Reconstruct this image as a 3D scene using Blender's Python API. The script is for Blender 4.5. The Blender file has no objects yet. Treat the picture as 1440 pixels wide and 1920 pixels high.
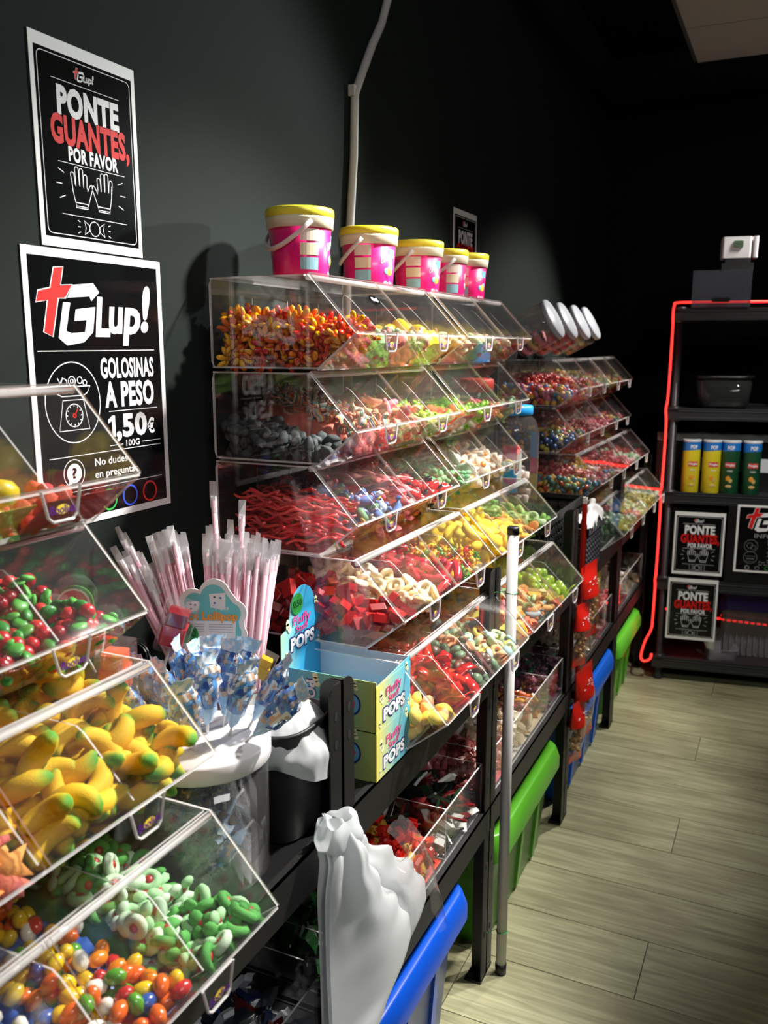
import bpy, math, random
import numpy as np
from mathutils import Vector, Matrix, Euler, noise

random.seed(7)
rng = np.random.default_rng(11)
SC = bpy.context.scene
COL = SC.collection
R = math.radians

# ---------------------------------------------------------------- camera
cam_d = bpy.data.cameras.new('camera')
cam = bpy.data.objects.new('camera', cam_d)
COL.objects.link(cam)
cam.location = (.98, 0, 1.5)
cam.rotation_euler = (R(90 - 10.8), 0, R(25.3))
cam_d.sensor_fit = 'HORIZONTAL'
cam_d.sensor_width = 36.0
cam_d.lens = 36.0 * 1622 / 1440
cam_d.clip_start = .02
cam_d.dof.use_dof = True
cam_d.dof.focus_distance = 1.5
cam_d.dof.aperture_fstop = 9.0
SC.camera = cam

# ---------------------------------------------------------------- world, lights, exposure
w = bpy.data.worlds.new('world')
SC.world = w
w.use_nodes = True
w.node_tree.nodes['Background'].inputs[0].default_value = (.75, .85, 1, 1)
w.node_tree.nodes['Background'].inputs[1].default_value = .03
SC.view_settings.view_transform = 'Standard'
SC.view_settings.look = 'None'
SC.view_settings.gamma = 1
SC.view_settings.use_curve_mapping = False
SC.view_settings.exposure = 0.0
SC.cycles.transparent_max_bounces = 40
SC.cycles.max_bounces = 6
SC.cycles.use_adaptive_sampling = True
SC.cycles.adaptive_threshold = .05
SC.cycles.adaptive_min_samples = 16
SC.cycles.caustics_reflective = False
SC.cycles.caustics_refractive = False
SC.cycles.sample_clamp_indirect = 4.0


def spot(name, loc, to, power, size, blend, radius, col=(1, .96, .9)):
    d = bpy.data.lights.new(name, 'SPOT')
    d.energy = power
    d.spot_size = R(size)
    d.spot_blend = blend
    d.shadow_soft_size = radius
    d.color = col
    o = bpy.data.objects.new(name, d)
    COL.objects.link(o)
    o.location = loc
    o.rotation_euler = (Vector(to) - Vector(loc)).to_track_quat('-Z', 'Y').to_euler()
    return o


spot('ceiling_spot_key', (1.75, 3.95, 2.42), (0, .55, 1.55), 245, 29, .45, .045, (.93, 1, .97))
spot('ceiling_spot_bins', (1.10, 2.03, 2.50), (.28, 1.30, 1.08), 400, 60, .7, .05)
spot('ceiling_spot_middle', (1.30, 2.85, 2.55), (.25, 2.15, 1.2), 280, 50, .7, .05)
spot('ceiling_spot_far', (1.2, 4.0, 2.55), (.25, 3.3, 1.1), 230, 60, .6, .05)
spot('ceiling_spot_shelf', (1.35, 2.9, 2.6), (.85, 3.95, .62), 120, 44, .7, .05)
spot('ceiling_spot_floor', (1.05, 2.3, 2.6), (.45, 2.7, 0), 32, 40, 1.0, .06, (.95, 1, .85))
# added soft fill, no lamp seen there, from behind the viewer's right shoulder
ad = bpy.data.lights.new('added_fill_light', 'AREA')
ad.shape, ad.size, ad.size_y = 'RECTANGLE', 1.2, .6
ad.energy, ad.color = 34, (1, .98, .94)
ao = bpy.data.objects.new('added_fill_light', ad)
COL.objects.link(ao)
ao.location = (2.3, .1, 2.9)
ao.rotation_euler = (Vector((.25, 1.5, 1.0)) - Vector((2.3, .1, 2.9))).to_track_quat('-Z', 'Y').to_euler()


# ---------------------------------------------------------------- materials
def srgb(h):
    if isinstance(h, str):
        h = h.lstrip('#')
        v = [int(h[i:i + 2], 16) / 255 for i in (0, 2, 4)]
    else:
        v = [c / 255 for c in h]
    return tuple((c / 12.92 if c <= .04045 else ((c + .055) / 1.055) ** 2.4) for c in v) + (1,)


def node_mat(name):
    m = bpy.data.materials.new(name)
    m.use_nodes = True
    return m, m.node_tree, m.node_tree.nodes['Principled BSDF']


def bump(nt, bs, scale, strength, detail=2, coords='Object', dist=.002):
    tc = nt.nodes.new('ShaderNodeTexCoord')
    nz = nt.nodes.new('ShaderNodeTexNoise')
    nz.inputs['Scale'].default_value = scale
    nz.inputs['Detail'].default_value = detail
    b = nt.nodes.new('ShaderNodeBump')
    b.inputs['Strength'].default_value = strength
    b.inputs['Distance'].default_value = dist
    nt.links.new(tc.outputs[coords], nz.inputs['Vector'])
    nt.links.new(nz.outputs['Fac'], b.inputs['Height'])
    nt.links.new(b.outputs['Normal'], bs.inputs['Normal'])
    return nz


def P(name, col, rough=.5, metal=0, spec=.5, bmp=None, emit=0, coat=0, alpha=1, sss=0, vary=0):
    m, nt, bs = node_mat(name)
    c = srgb(col)
    bs.inputs['Base Color'].default_value = c
    bs.inputs['Roughness'].default_value = rough
    bs.inputs['Metallic'].default_value = metal
    bs.inputs['Specular IOR Level'].default_value = spec
    bs.inputs['Coat Weight'].default_value = coat
    if sss:
        bs.inputs['Subsurface Weight'].default_value = sss
        bs.inputs['Subsurface Scale'].default_value = .01
    if emit:
        bs.inputs['Emission Color'].default_value = c
        bs.inputs['Emission Strength'].default_value = emit
    if alpha < 1:
        bs.inputs['Alpha'].default_value = alpha
    if bmp:
        nz = bump(nt, bs, *bmp)
    if vary:
        tc = nt.nodes.new('ShaderNodeTexCoord')
        n2 = nt.nodes.new('ShaderNodeTexNoise')
        n2.inputs['Scale'].default_value = 6
        n2.inputs['Detail'].default_value = 4
        mx = nt.nodes.new('ShaderNodeMix')
        mx.data_type = 'RGBA'
        mx.inputs['A'].default_value = tuple(x * (1 - vary) for x in c[:3]) + (1,)
        mx.inputs['B'].default_value = tuple(min(1, x * (1 + vary)) for x in c[:3]) + (1,)
        nt.links.new(tc.outputs['Object'], n2.inputs['Vector'])
        nt.links.new(n2.outputs['Fac'], mx.inputs['Factor'])
        nt.links.new(mx.outputs['Result'], bs.inputs['Base Color'])
    return m


def clear(name, tint=(.96, .97, .97), haze=.03, hazecol=(.9, .86, .86), refl=1.0, rough=.03, ior=1.45):
    """thin clear plastic: see-through, fresnel reflection, a little milky scatter"""
    m = bpy.data.materials.new(name)
    m.use_nodes = True
    nt = m.node_tree
    nt.nodes.clear()
    out = nt.nodes.new('ShaderNodeOutputMaterial')
    tr = nt.nodes.new('ShaderNodeBsdfTransparent')
    tr.inputs[0].default_value = tuple(tint) + (1,)
    df = nt.nodes.new('ShaderNodeBsdfDiffuse')
    df.inputs[0].default_value = tuple(hazecol) + (1,)
    gl = nt.nodes.new('ShaderNodeBsdfGlossy')
    gl.inputs['Roughness'].default_value = rough
    gl.inputs['Color'].default_value = (refl, refl, refl, 1)
    m1 = nt.nodes.new('ShaderNodeMixShader')
    m1.inputs[0].default_value = haze
    m2 = nt.nodes.new('ShaderNodeMixShader')
    # Schlick reflectance from |N.I|, the same for both faces of a thin sheet
    ge = nt.nodes.new('ShaderNodeNewGeometry')
    dp = nt.nodes.new('ShaderNodeVectorMath')
    dp.operation = 'DOT_PRODUCT'
    nt.links.new(ge.outputs['Normal'], dp.inputs[0])
    nt.links.new(ge.outputs['Incoming'], dp.inputs[1])

    def mth(op, a, b=None):
        k = nt.nodes.new('ShaderNodeMath')
        k.operation = op
        for i_, q in enumerate((a, b)):
            if q is None:
                continue
            if isinstance(q, (int, float)):
                k.inputs[i_].default_value = q
            else:
                nt.links.new(q, k.inputs[i_])
        return k.outputs[0]
    f0 = ((ior - 1) / (ior + 1)) ** 2
    q5 = mth('POWER', mth('SUBTRACT', 1.0, mth('ABSOLUTE', dp.outputs['Value'])), 5.0)
    fres = mth('ADD', mth('MULTIPLY', q5, 1 - f0), f0)
    nt.links.new(tr.outputs[0], m1.inputs[1])
    nt.links.new(df.outputs[0], m1.inputs[2])
    nt.links.new(fres, m2.inputs[0])
    nt.links.new(m1.outputs[0], m2.inputs[1])
    nt.links.new(gl.outputs[0], m2.inputs[2])
    nt.links.new(m2.outputs[0], out.inputs[0])
    return m


CANDY_DEF = {}


def candy(name, cols, rough=.35, by='object', sugar=False, coat=.3, sss=0, axis=None, stops=None):
    """candy colours: one of several per piece (by object or by mesh island), or bands along an axis"""
    m, nt, bs = node_mat(name)
    CANDY_DEF[m.name] = (cols, rough, sugar, coat, axis)
    rp = nt.nodes.new('ShaderNodeValToRGB')
    el = rp.color_ramp.elements
    n = len(cols)
    while len(el) < n:
        el.new(.5)
    if axis is None:
        rp.color_ramp.interpolation = 'CONSTANT'
        for i, c in enumerate(cols):
            el[i].position = i / n
            el[i].color = srgb(c)
        if by == 'object':
            oi = nt.nodes.new('ShaderNodeObjectInfo')
            src = oi.outputs['Random']
        else:
            gi = nt.nodes.new('ShaderNodeNewGeometry')
            src = gi.outputs['Random Per Island']
    else:
        tc = nt.nodes.new('ShaderNodeTexCoord')
        sp = nt.nodes.new('ShaderNodeSeparateXYZ')
        nt.links.new(tc.outputs['Generated'], sp.inputs[0])
        src = sp.outputs[axis]
        st = stops or [i / max(1, n - 1) for i in range(n)]
        for i, c in enumerate(cols):
            el[i].position = st[i]
            el[i].color = srgb(c)
    nt.links.new(src, rp.inputs[0])
    nt.links.new(rp.outputs[0], bs.inputs['Base Color'])
    bs.inputs['Roughness'].default_value = .75 if sugar else rough
    bs.inputs['Coat Weight'].default_value = 0 if sugar else coat
    bs.inputs['Coat Roughness'].default_value = .15
    if sss:
        bs.inputs['Subsurface Weight'].default_value = sss
        bs.inputs['Subsurface Scale'].default_value = .008
    if sugar:
        bump(nt, bs, 900, .5, 1, 'Object', .0012)
    return m


M = {}
M['acrylic'] = clear('clear_acrylic', (.985, .988, .988), .005)
M['acrylic_front'] = clear('clear_acrylic_front', (.97, .97, .97), .035)  # extra haze stands in for the floor's reflection on the front panels
M['acrylic_lid'] = clear('clear_acrylic_lid', (.985, .988, .988), .007)
M['acrylic_edge'] = clear('acrylic_edge', (.9, .9, .9), .58, (.92, .88, .87))
M['foil_blue'] = clear('blue_wrapper_film', (.88, .93, .97), .16, (.8, .88, .95), 1.0, .1)
M['film'] = clear('clear_film', (.96, .96, .97), .03, (.9, .9, .92), 1.0, .10)
M['pet'] = clear('clear_bottle_plastic', (.93, .93, .94), .03)
M['black_steel'] = P('black_steel', (30, 30, 30), .42, 0, .4, (300, .12))
M['black_plastic'] = P('black_plastic', (20, 20, 21), .35)
M['hole'] = P('hole_black', (4, 4, 4), .9)
M['white'] = P('white_paper', (236, 236, 236), .45)
M['print_black'] = P('print_black', (13, 14, 15), .10, 0, .35)
M['print_white'] = P('print_white', (232, 234, 236), .5, 0, .2)
M['print_red'] = P('print_red', (214, 30, 28), .5, 0, .15)
M['print_grey'] = P('print_grey', (130, 132, 134), .4)
M['white_pvc'] = P('white_pvc', (188, 186, 186), .45)
M['chrome'] = P('zinc', (170, 170, 165), .3, 1)


# ---------------------------------------------------------------- mesh helpers
class MB:
    def __init__(s):
        s.v, s.f, s.m = [], [], []

    def add(s, vs, fs, mi=0):
        n = len(s.v)
        s.v += [tuple(p) for p in vs]
        s.f += [tuple(i + n for i in f) for f in fs]
        s.m += [mi] * len(fs) if isinstance(mi, int) else list(mi)
        return s

    def box(s, x0, x1, y0, y1, z0, z1, mi=0):
        vs = [(x, y, z) for z in (z0, z1) for y in (y0, y1) for x in (x0, x1)]
        return s.add(vs, [(0, 2, 3, 1), (4, 5, 7, 6), (0, 1, 5, 4), (2, 6, 7, 3), (0, 4, 6, 2), (1, 3, 7, 5)], mi)

    def panel(s, pts, off, mi=0, edge=1):
        """flat plate: polygon pts pushed by off; rim faces take the edge material"""
        n = len(pts)
        o = Vector(off)
        vs = [Vector(p) for p in pts] + [Vector(p) + o for p in pts]
        fs = [tuple(range(n))[::-1], tuple(range(n, 2 * n))] + [(i, (i + 1) % n, n + (i + 1) % n, n + i) for i in range(n)]
        return s.add(vs, fs, [mi, mi] + [edge] * n)

    def tube(s, path, rad, n=8, mi=0, cap=True, flat=1.0):
        path = [Vector(p) for p in path]
        k = len(path)
        if not hasattr(rad, '__len__'):
            rad = [rad] * k
        vs, fs = [], []
        up = Vector((0, 0, 1))
        prev = None
        for i, p in enumerate(path):
            t = (path[min(i + 1, k - 1)] - path[max(i - 1, 0)])
            t = t.normalized() if t.length > 1e-9 else Vector((0, 0, 1))
            if prev is None:
                a = t.cross(up)
                if a.length < .2:
                    a = t.cross(Vector((0, 1, 0)))
                a.normalize()
            else:
                a = prev - t * prev.dot(t)
                a.normalize()
            prev = a
            b = t.cross(a)
            for j in range(n):
                q = 2 * math.pi * j / n
                vs.append(p + (a * math.cos(q) + b * math.sin(q) * flat) * rad[i])
        for i in range(k - 1):
            for j in range(n):
                fs.append((i * n + j, i * n + (j + 1) % n, (i + 1) * n + (j + 1) % n, (i + 1) * n + j))
        if cap:
            fs.append(tuple(range(n))[::-1])
            fs.append(tuple((k - 1) * n + j for j in range(n)))
        return s.add(vs, fs, mi)

    def ball(s, c=(0, 0, 0), r=(1, 1, 1), nu=10, nv=6, mi=0, rot=None):
        if not hasattr(r, '__len__'):
            r = (r, r, r)
        vs = []
        for i in range(1, nv):
            a = math.pi * i / nv
            for j in range(nu):
                b = 2 * math.pi * j / nu
                vs.append(Vector((r[0] * math.sin(a) * math.cos(b), r[1] * math.sin(a) * math.sin(b), r[2] * math.cos(a))))
        vs += [Vector((0, 0, r[2])), Vector((0, 0, -r[2]))]
        T, B = len(vs) - 2, len(vs) - 1
        fs = []
        for j in range(nu):
            fs.append((T, j, (j + 1) % nu))
            fs.append((B, (nv - 2) * nu + (j + 1) % nu, (nv - 2) * nu + j))
        for i in range(nv - 2):
            for j in range(nu):
                fs.append((i * nu + j, (i + 1) * nu + j, (i + 1) * nu + (j + 1) % nu, i * nu + (j + 1) % nu))
        if rot is not None:
            rm = Euler(rot).to_matrix()
            vs = [rm @ v for v in vs]
        return s.add([v + Vector(c) for v in vs], fs, mi)

    def lathe(s, prof, n=24, mi=0, c=(0, 0, 0), cap=False, sq=0):
        """profile [(radius, z)]; sq > 0 squares the circle off towards a rounded square"""
        vs, fs = [], []
        mis = []
        for (r, z) in prof:
            for j in range(n):
                q = 2 * math.pi * j / n
                x, y = math.cos(q), math.sin(q)
                if sq:
                    g = (abs(x) ** (2 + sq) + abs(y) ** (2 + sq)) ** (-1 / (2 + sq))
                    x, y = x * g, y * g
                vs.append((c[0] + r * x, c[1] + r * y, c[2] + z))
        for i in range(len(prof) - 1):
            for j in range(n):
                fs.append((i * n + j, i * n + (j + 1) % n, (i + 1) * n + (j + 1) % n, (i + 1) * n + j))
                mis.append(mi if isinstance(mi, int) else mi[i])
        if cap:
            fs.append(tuple(range(n))[::-1])
            fs.append(tuple((len(prof) - 1) * n + j for j in range(n)))
            mis += [mis[0], mis[-1]]
        return s.add(vs, fs, mis)

    def torus(s, c, r1, r2, n1=14, n2=6, mi=0, sz=1.0):
        vs, fs = [], []
        for i in range(n1):
            a = 2 * math.pi * i / n1
            for j in range(n2):
                b = 2 * math.pi * j / n2
                q = r1 + r2 * math.cos(b)
                vs.append((c[0] + q * math.cos(a), c[1] + q * math.sin(a), c[2] + r2 * sz * math.sin(b)))
        for i in range(n1):
            for j in range(n2):
                fs.append((i * n2 + j, ((i + 1) % n1) * n2 + j, ((i + 1) % n1) * n2 + (j + 1) % n2, i * n2 + (j + 1) % n2))
        return s.add(vs, fs, mi)

    def prism(s, pts, z0, z1, mi=0, mside=None):
        n = len(pts)
        vs = [(x, y, z0) for x, y in pts] + [(x, y, z1) for x, y in pts]
        fs = [tuple(range(n))[::-1], tuple(range(n, 2 * n))] + [(i, (i + 1) % n, n + (i + 1) % n, n + i) for i in range(n)]
        return s.add(vs, fs, [mi, mi] + [mi if mside is None else mside] * n)

    def ribbon(s, pts, wd, z=0, th=.0002, closed=False, mi=0):
        """a printed line of width wd along 2D points, a hair proud of the sheet"""
        p = [Vector((a, b)) for a, b in pts]
        k = len(p)
        L, Rr = [], []
        for i in range(k):
            if closed:
                t = p[(i + 1) % k] - p[(i - 1) % k]
            else:
                t = p[min(i + 1, k - 1)] - p[max(i - 1, 0)]
            t = t.normalized() if t.length else Vector((1, 0))
            nn = Vector((-t.y, t.x)) * wd / 2
            L.append(p[i] + nn)
            Rr.append(p[i] - nn)
        vs = [(a.x, a.y, z + th) for a in L] + [(a.x, a.y, z + th) for a in Rr]
        fs = []
        for i in range(k if closed else k - 1):
            j = (i + 1) % k
            fs.append((k + i, k + j, j, i))
        return s.add(vs, fs, mi)

    def mesh(s, me, mat=None, mi=0):
        mat = mat or Matrix.Identity(4)
        vs = [mat @ v.co for v in me.vertices]
        return s.add(vs, [tuple(p.vertices) for p in me.polygons], mi)

    def noise(s, amp, scale, seed=0):
        s.v = [tuple(Vector(v) + Vector((noise.noise(Vector(v) * scale + Vector((seed, 0, 0))),
                                        noise.noise(Vector(v) * scale + Vector((seed, 7, 0))),
                                        noise.noise(Vector(v) * scale + Vector((seed, 0, 9))))) * amp) for v in s.v]
        return s

    def xf(s, mat):
        s.v = [tuple(mat @ Vector(v)) for v in s.v]
        return s

    def data(s, name, mats, smooth=False):
        me = bpy.data.meshes.new(name)
        me.from_pydata(s.v, [], s.f)
        if not isinstance(mats, (list, tuple)):
            mats = [mats]
        for m in mats:
            me.materials.append(m)
        if len(mats) > 1:
            me.polygons.foreach_set('material_index', s.m)
        if smooth:
            me.polygons.foreach_set('use_smooth', [True] * len(me.polygons))
        me.update()
        return me

    def build(s, name, mats, parent=None, smooth=False, loc=None, rot=None):
        return obj(name, s.data(name, mats, smooth), parent, loc, rot)


def obj(name, me, parent=None, loc=None, rot=None):
    o = bpy.data.objects.new(name, me)
    COL.objects.link(o)
    if parent:
        o.parent = parent
    if loc:
        o.location = loc
    if rot:
        o.rotation_euler = rot
    return o


def empty(name, loc=(0, 0, 0), rot=(0, 0, 0)):
    o = obj(name, None, None, loc, rot)
    o.empty_display_size = .02
    return o


def tag(o, label, cat, group=None, kind=None):
    o['label'] = label
    o['category'] = cat
    if group:
        o['group'] = group
    if kind:
        o['kind'] = kind
    return o


def structure(o, label=None):
    o['kind'] = 'structure'
    if label:
        o['label'] = label
    return o


def copy_tree(o, parent=None):
    c = o.copy()
    COL.objects.link(c)
    c.parent = parent
    for ch in list(o.children):
        copy_tree(ch, c)
    return c


_txt = {}


def text(s, size, bold=0.0, sx=1.0, shear=0.0, sp=1.0):
    """flat lettering as a mesh, centred, cap height = size"""
    key = (s, size, bold, sx, shear, sp)
    if key in _txt:
        return _txt[key]
    cu = bpy.data.curves.new('lettering', 'FONT')
    cu.body = s
    cu.size = 1.0
    cu.offset = bold
    cu.resolution_u = 3
    cu.align_x = 'CENTER'
    cu.space_character = sp + bold * 1.6
    t = bpy.data.objects.new('lettering', cu)
    COL.objects.link(t)
    dg = bpy.context.evaluated_depsgraph_get()
    me = bpy.data.meshes.new_from_object(t.evaluated_get(dg))
    bpy.data.objects.remove(t)
    bpy.data.curves.remove(cu)
    k = size / .70
    me.transform(Matrix(((k * sx, k * shear, 0, 0), (0, k, 0, 0), (0, 0, 1, 0), (0, 0, 0, 1))))
    xs = [v.co.x for v in me.vertices]
    me.transform(Matrix.Translation((-(min(xs) + max(xs)) / 2, 0, 0)))
    _txt[key] = me
    return me


def fit_text(s, x0, x1, y0, h, bold=.02, shear=0.0):
    """lettering stretched to run from x0 to x1 with its baseline at y0 and cap height h"""
    me = text(s, h, bold, 1.0, shear)
    xs = [v.co.x for v in me.vertices]
    k = (x1 - x0) / (max(xs) - min(xs))
    return me, Matrix(((k, 0, 0, (x0 + x1) / 2), (0, 1, 0, y0), (0, 0, 1, 0), (0, 0, 0, 1)))


def rrect(x0, x1, y0, y1, r, n=4):
    pts = []
    for cx, cy, a0 in ((x1 - r, y1 - r, 0), (x0 + r, y1 - r, 90), (x0 + r, y0 + r, 180), (x1 - r, y0 + r, 270)):
        for i in range(n + 1):
            a = R(a0 + 90 * i / n)
            pts.append((cx + r * math.cos(a), cy + r * math.sin(a)))
    return pts


def circ(cx, cy, r, n=24, ry=None, a0=0, a1=360):
    full = abs(a1 - a0) >= 360
    k = n if full else n + 1
    return [(cx + r * math.cos(R(a0 + (a1 - a0) * i / n)), cy + (ry or r) * math.sin(R(a0 + (a1 - a0) * i / n))) for i in range(k)]


WALL_ROT = (R(90), 0, R(90))      # local x -> +Y, local y -> up, local z -> out of the left wall

# ================================================================ THE SETTING
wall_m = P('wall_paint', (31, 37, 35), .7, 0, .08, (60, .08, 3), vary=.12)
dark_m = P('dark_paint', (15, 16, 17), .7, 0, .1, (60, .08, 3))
structure(MB().box(-.12, 0, -2.2, 4.95, 0, 2.95).build('wall_left', wall_m), 'dark green-grey painted wall behind the candy bins')
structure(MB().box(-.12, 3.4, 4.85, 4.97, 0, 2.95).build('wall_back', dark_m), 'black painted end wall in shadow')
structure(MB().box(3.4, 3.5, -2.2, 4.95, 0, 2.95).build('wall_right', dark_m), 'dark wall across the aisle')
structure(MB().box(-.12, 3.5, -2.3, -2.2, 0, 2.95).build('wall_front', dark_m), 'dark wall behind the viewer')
structure(MB().box(-.12, 3.5, -2.3, 4.97, 2.95, 3.05).build('ceiling', dark_m), 'black ceiling')
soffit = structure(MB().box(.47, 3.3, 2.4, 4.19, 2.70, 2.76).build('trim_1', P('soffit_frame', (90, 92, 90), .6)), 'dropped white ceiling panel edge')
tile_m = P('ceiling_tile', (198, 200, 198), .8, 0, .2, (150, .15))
for i in range(5):
    for j in range(4):
        x0, y0 = .49 + .56 * i, 2.4 + .4425 * j
        MB().box(x0, x0 + .553, y0, y0 + .4365, 2.688, 2.70).build('ceiling_tile', tile_m, soffit)

# floor planks, laid across the aisle
fl = structure(MB().box(-.12, 3.5, -2.3, 4.97, -.03, -.004).build('floor', P('grout', (62, 60, 52), .9)), 'grey-brown wood plank floor')


def plank_mat():
    m, nt, bs = node_mat('plank_wood')
    tc = nt.nodes.new('ShaderNodeTexCoord')
    oi = nt.nodes.new('ShaderNodeObjectInfo')
    ad = nt.nodes.new('ShaderNodeVectorMath')
    cm = nt.nodes.new('ShaderNodeVectorMath')
    cm.operation = 'SCALE'
    cm.inputs['Scale'].default_value = 37.0
    cx = nt.nodes.new('ShaderNodeCombineXYZ')
    for k in range(3):
        nt.links.new(oi.outputs['Random'], cx.inputs[k])
    nt.links.new(cx.outputs[0], cm.inputs[0])
    nt.links.new(tc.outputs['Object'], ad.inputs[0])
    nt.links.new(cm.outputs[0], ad.inputs[1])
    mp = nt.nodes.new('ShaderNodeMapping')
    mp.inputs['Scale'].default_value = (1.6, 22, 1)
    nt.links.new(ad.outputs[0], mp.inputs[0])
    n1 = nt.nodes.new('ShaderNodeTexNoise')
    n1.inputs['Scale'].default_value = 2.2
    n1.inputs['Detail'].default_value = 8
    n1.inputs['Distortion'].default_value = 1.2
    nt.links.new(mp.outputs[0], n1.inputs['Vector'])
    n2 = nt.nodes.new('ShaderNodeTexNoise')
    n2.inputs['Scale'].default_value = 3.0
    n2.inputs['Detail'].default_value = 3
    nt.links.new(ad.outputs[0], n2.inputs['Vector'])
    rp = nt.nodes.new('ShaderNodeValToRGB')
    e = rp.color_ramp.elements
    e[0].position, e[0].color = .30, srgb((129, 127, 97))
    e[1].position, e[1].color = .66, srgb((173, 171, 137))
    x = e.new(.48)
    x.color = srgb((152, 150, 117))
    nt.links.new(n1.outputs['Fac'], rp.inputs[0])
    mx = nt.nodes.new('ShaderNodeMix')
    mx.data_type = 'RGBA'
    mx.blend_type = 'MULTIPLY'
    r2 = nt.nodes.new('ShaderNodeValToRGB')
    r2.color_ramp.elements[0].position, r2.color_ramp.elements[0].color = .35, (.74, .72, .68, 1)
    r2.color_ramp.elements[1].position, r2.color_ramp.elements[1].color = .6, (1, 1, 1, 1)
    nt.links.new(n2.outputs['Fac'], r2.inputs[0])
    mx.inputs['Factor'].default_value = 1
    nt.links.new(rp.outputs[0], mx.inputs['A'])
    nt.links.new(r2.outputs[0], mx.inputs['B'])
    nt.links.new(mx.outputs['Result'], bs.inputs['Base Color'])
    bs.inputs['Roughness'].default_value = .45
    b = nt.nodes.new('ShaderNodeBump')
    b.inputs['Strength'].default_value = .15
    b.inputs['Distance'].default_value = .001
    nt.links.new(n1.outputs['Fac'], b.inputs['Height'])
    nt.links.new(b.outputs['Normal'], bs.inputs['Normal'])
    return m


pm = plank_mat()
plank_me = MB().box(-.6 + .0012, .6 - .0012, -.10975 + .0012, .10975 - .0012, -.008, 0).data('plank', pm)
for r in range(-4, 14):
    yc = 1.855 + .2195 * (r + .5)
    off = .75 + .4 * (r % 3)
    for k in range(-3, 4):
        xc = off + .6 + 1.2 * k
        if -.5 < xc < 3.6 and (yc > .8 or xc < 2.4):
            if xc + .6 > 3.5 or xc - .6 < -.1:
                x0, x1 = max(-.1, xc - .6), min(3.5, xc + .6)
                if x1 - x0 > .05:
                    MB().box(x0 - xc + .0012, x1 - xc - .0012, -.1085, .1085, -.008, 0).build('plank', pm, fl, loc=(xc, yc, 0))
            else:
                obj('plank', plank_me, fl, (xc, yc, 0))

# white cable duct up the wall
cb = MB()
duct = [(.011, 1.845, 1.40), (.011, 1.848, 1.66), (.011, 1.868, 1.80), (.011, 1.886, 1.93), (.011, 1.893, 2.07), (.011, 1.935, 2.13),
        (.011, 1.985, 2.20), (.011, 2.035, 2.26), (.011, 2.073, 2.33), (.011, 2.10, 2.45), (.011, 2.105, 2.94)]
dp = []
for i in range(len(duct) - 1):
    a, b = Vector(duct[i]), Vector(duct[i + 1])
    for k in range(4):
        dp.append(a.lerp(b, k / 4))
dp.append(Vector(duct[-1]))
cr = tag(cb.tube(dp, .0105, 8).build('cable_duct', M['white_pvc'], None, True), 'thin white cable duct snaking up the dark wall', 'cable duct')
for z, y in ((2.075, 1.893), (1.74, 1.858)):
    MB().box(.001, .016, -.013, .011, -.012, .012).build('clip', M['white_pvc'], cr, loc=(0, y, z))


# ================================================================ POSTERS
def ribbons(lines, wd, z, closed=()):
    m = MB()
    for i, l in enumerate(lines):
        m.ribbon(l, wd, z, 0, i in closed)
    return m


G_BODY = [(71, 333), (85, 333), (74, 292), (84, 289), (111, 291), (116, 309), (91, 307), (95, 324), (136, 329), (128, 291), (108, 276), (74, 271), (58, 282)]
G_TOP = [(92, 359), (134, 364), (146, 351), (128, 337), (125, 344), (80, 340)]
CROSS = [(58, 381), (75, 383), (68, 357), (91, 359), (76, 340), (62, 339), (47, 284), (32, 290), (43, 335), (21, 332), (26, 347), (49, 352)]


def logo(root, k, ox, oy, z):
    """red cross and the white lettering; k scales, (ox, oy) shifts (mm of the large poster)"""
    def q(p):
        return [(ox + k * (a - 139), oy + k * (b - 325)) for a, b in p]
    m = MB()
    m.ribbon(q(CROSS), k * 4, z + .0001, 0, True, 1)
    m.add([(a, b, z + .0002) for a, b in q(CROSS)], [tuple(range(len(CROSS)))[::-1]], 0)
    m.build('logo_cross', [M['print_red'], M['print_white']], root)
    m = MB()
    m.add([(a, b, z + .0004) for a, b in q(G_BODY)], [tuple(range(len(G_BODY)))])
    m.add([(a, b, z + .0004) for a, b in q(G_TOP)], [tuple(range(len(G_TOP)))[::-1]])
    for s, x0, x1, y0, h in (('L', 133, 166, 287, 56), ('u', 163, 197, 292, 56), ('p', 192, 236, 292, 56), ('!', 236, 262, 296, 68)):
        me, mt = fit_text(s, ox + k * (x0 - 139), ox + k * (x1 - 139), oy + k * (y0 - 325), k * h, .035, .16)
        m.mesh(me, Matrix.Translation((0, 0, z + .0004)) @ mt)
    m.build('logo_lettering', M['print_white'], root)


def lettering(root, items, mat, z, name='lettering'):
    m = MB()
    for s, x0, x1, y0, h, b in items:
        me, mt = fit_text(s, x0, x1, y0, h, b)
        m.mesh(me, Matrix.Translation((0, 0, z)) @ mt)
    return m.build(name, mat, root)


def glove(cx, cy, s, flip):
    pts = []
    # wrist up the little-finger side, four fingers, thumb, back to the wrist
    pts += [(-11, -22), (-16, -2), (-17, 14)]
    for fx, top, wd in ((-14, 22, 3.2), (-6.5, 30, 3.4), (1, 29, 3.4), (8, 22, 3.2)):
        lean = fx * .12
        pts += [(fx - wd, 4), (fx - wd + lean, top - 3)] + [(fx + lean + wd * math.cos(R(a)), top - 3 + wd * math.sin(R(a))) for a in (150, 110, 70, 30)] + [(fx + wd + lean, top - 3), (fx + wd, 6)]
    pts += [(12, 0), (17, 8), (20, 10), (22.5, 8), (22, 4), (18, -5), (11, -22)]
    return [(cx + s * (a if not flip else -a), cy + s * b) for a, b in pts]


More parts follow.
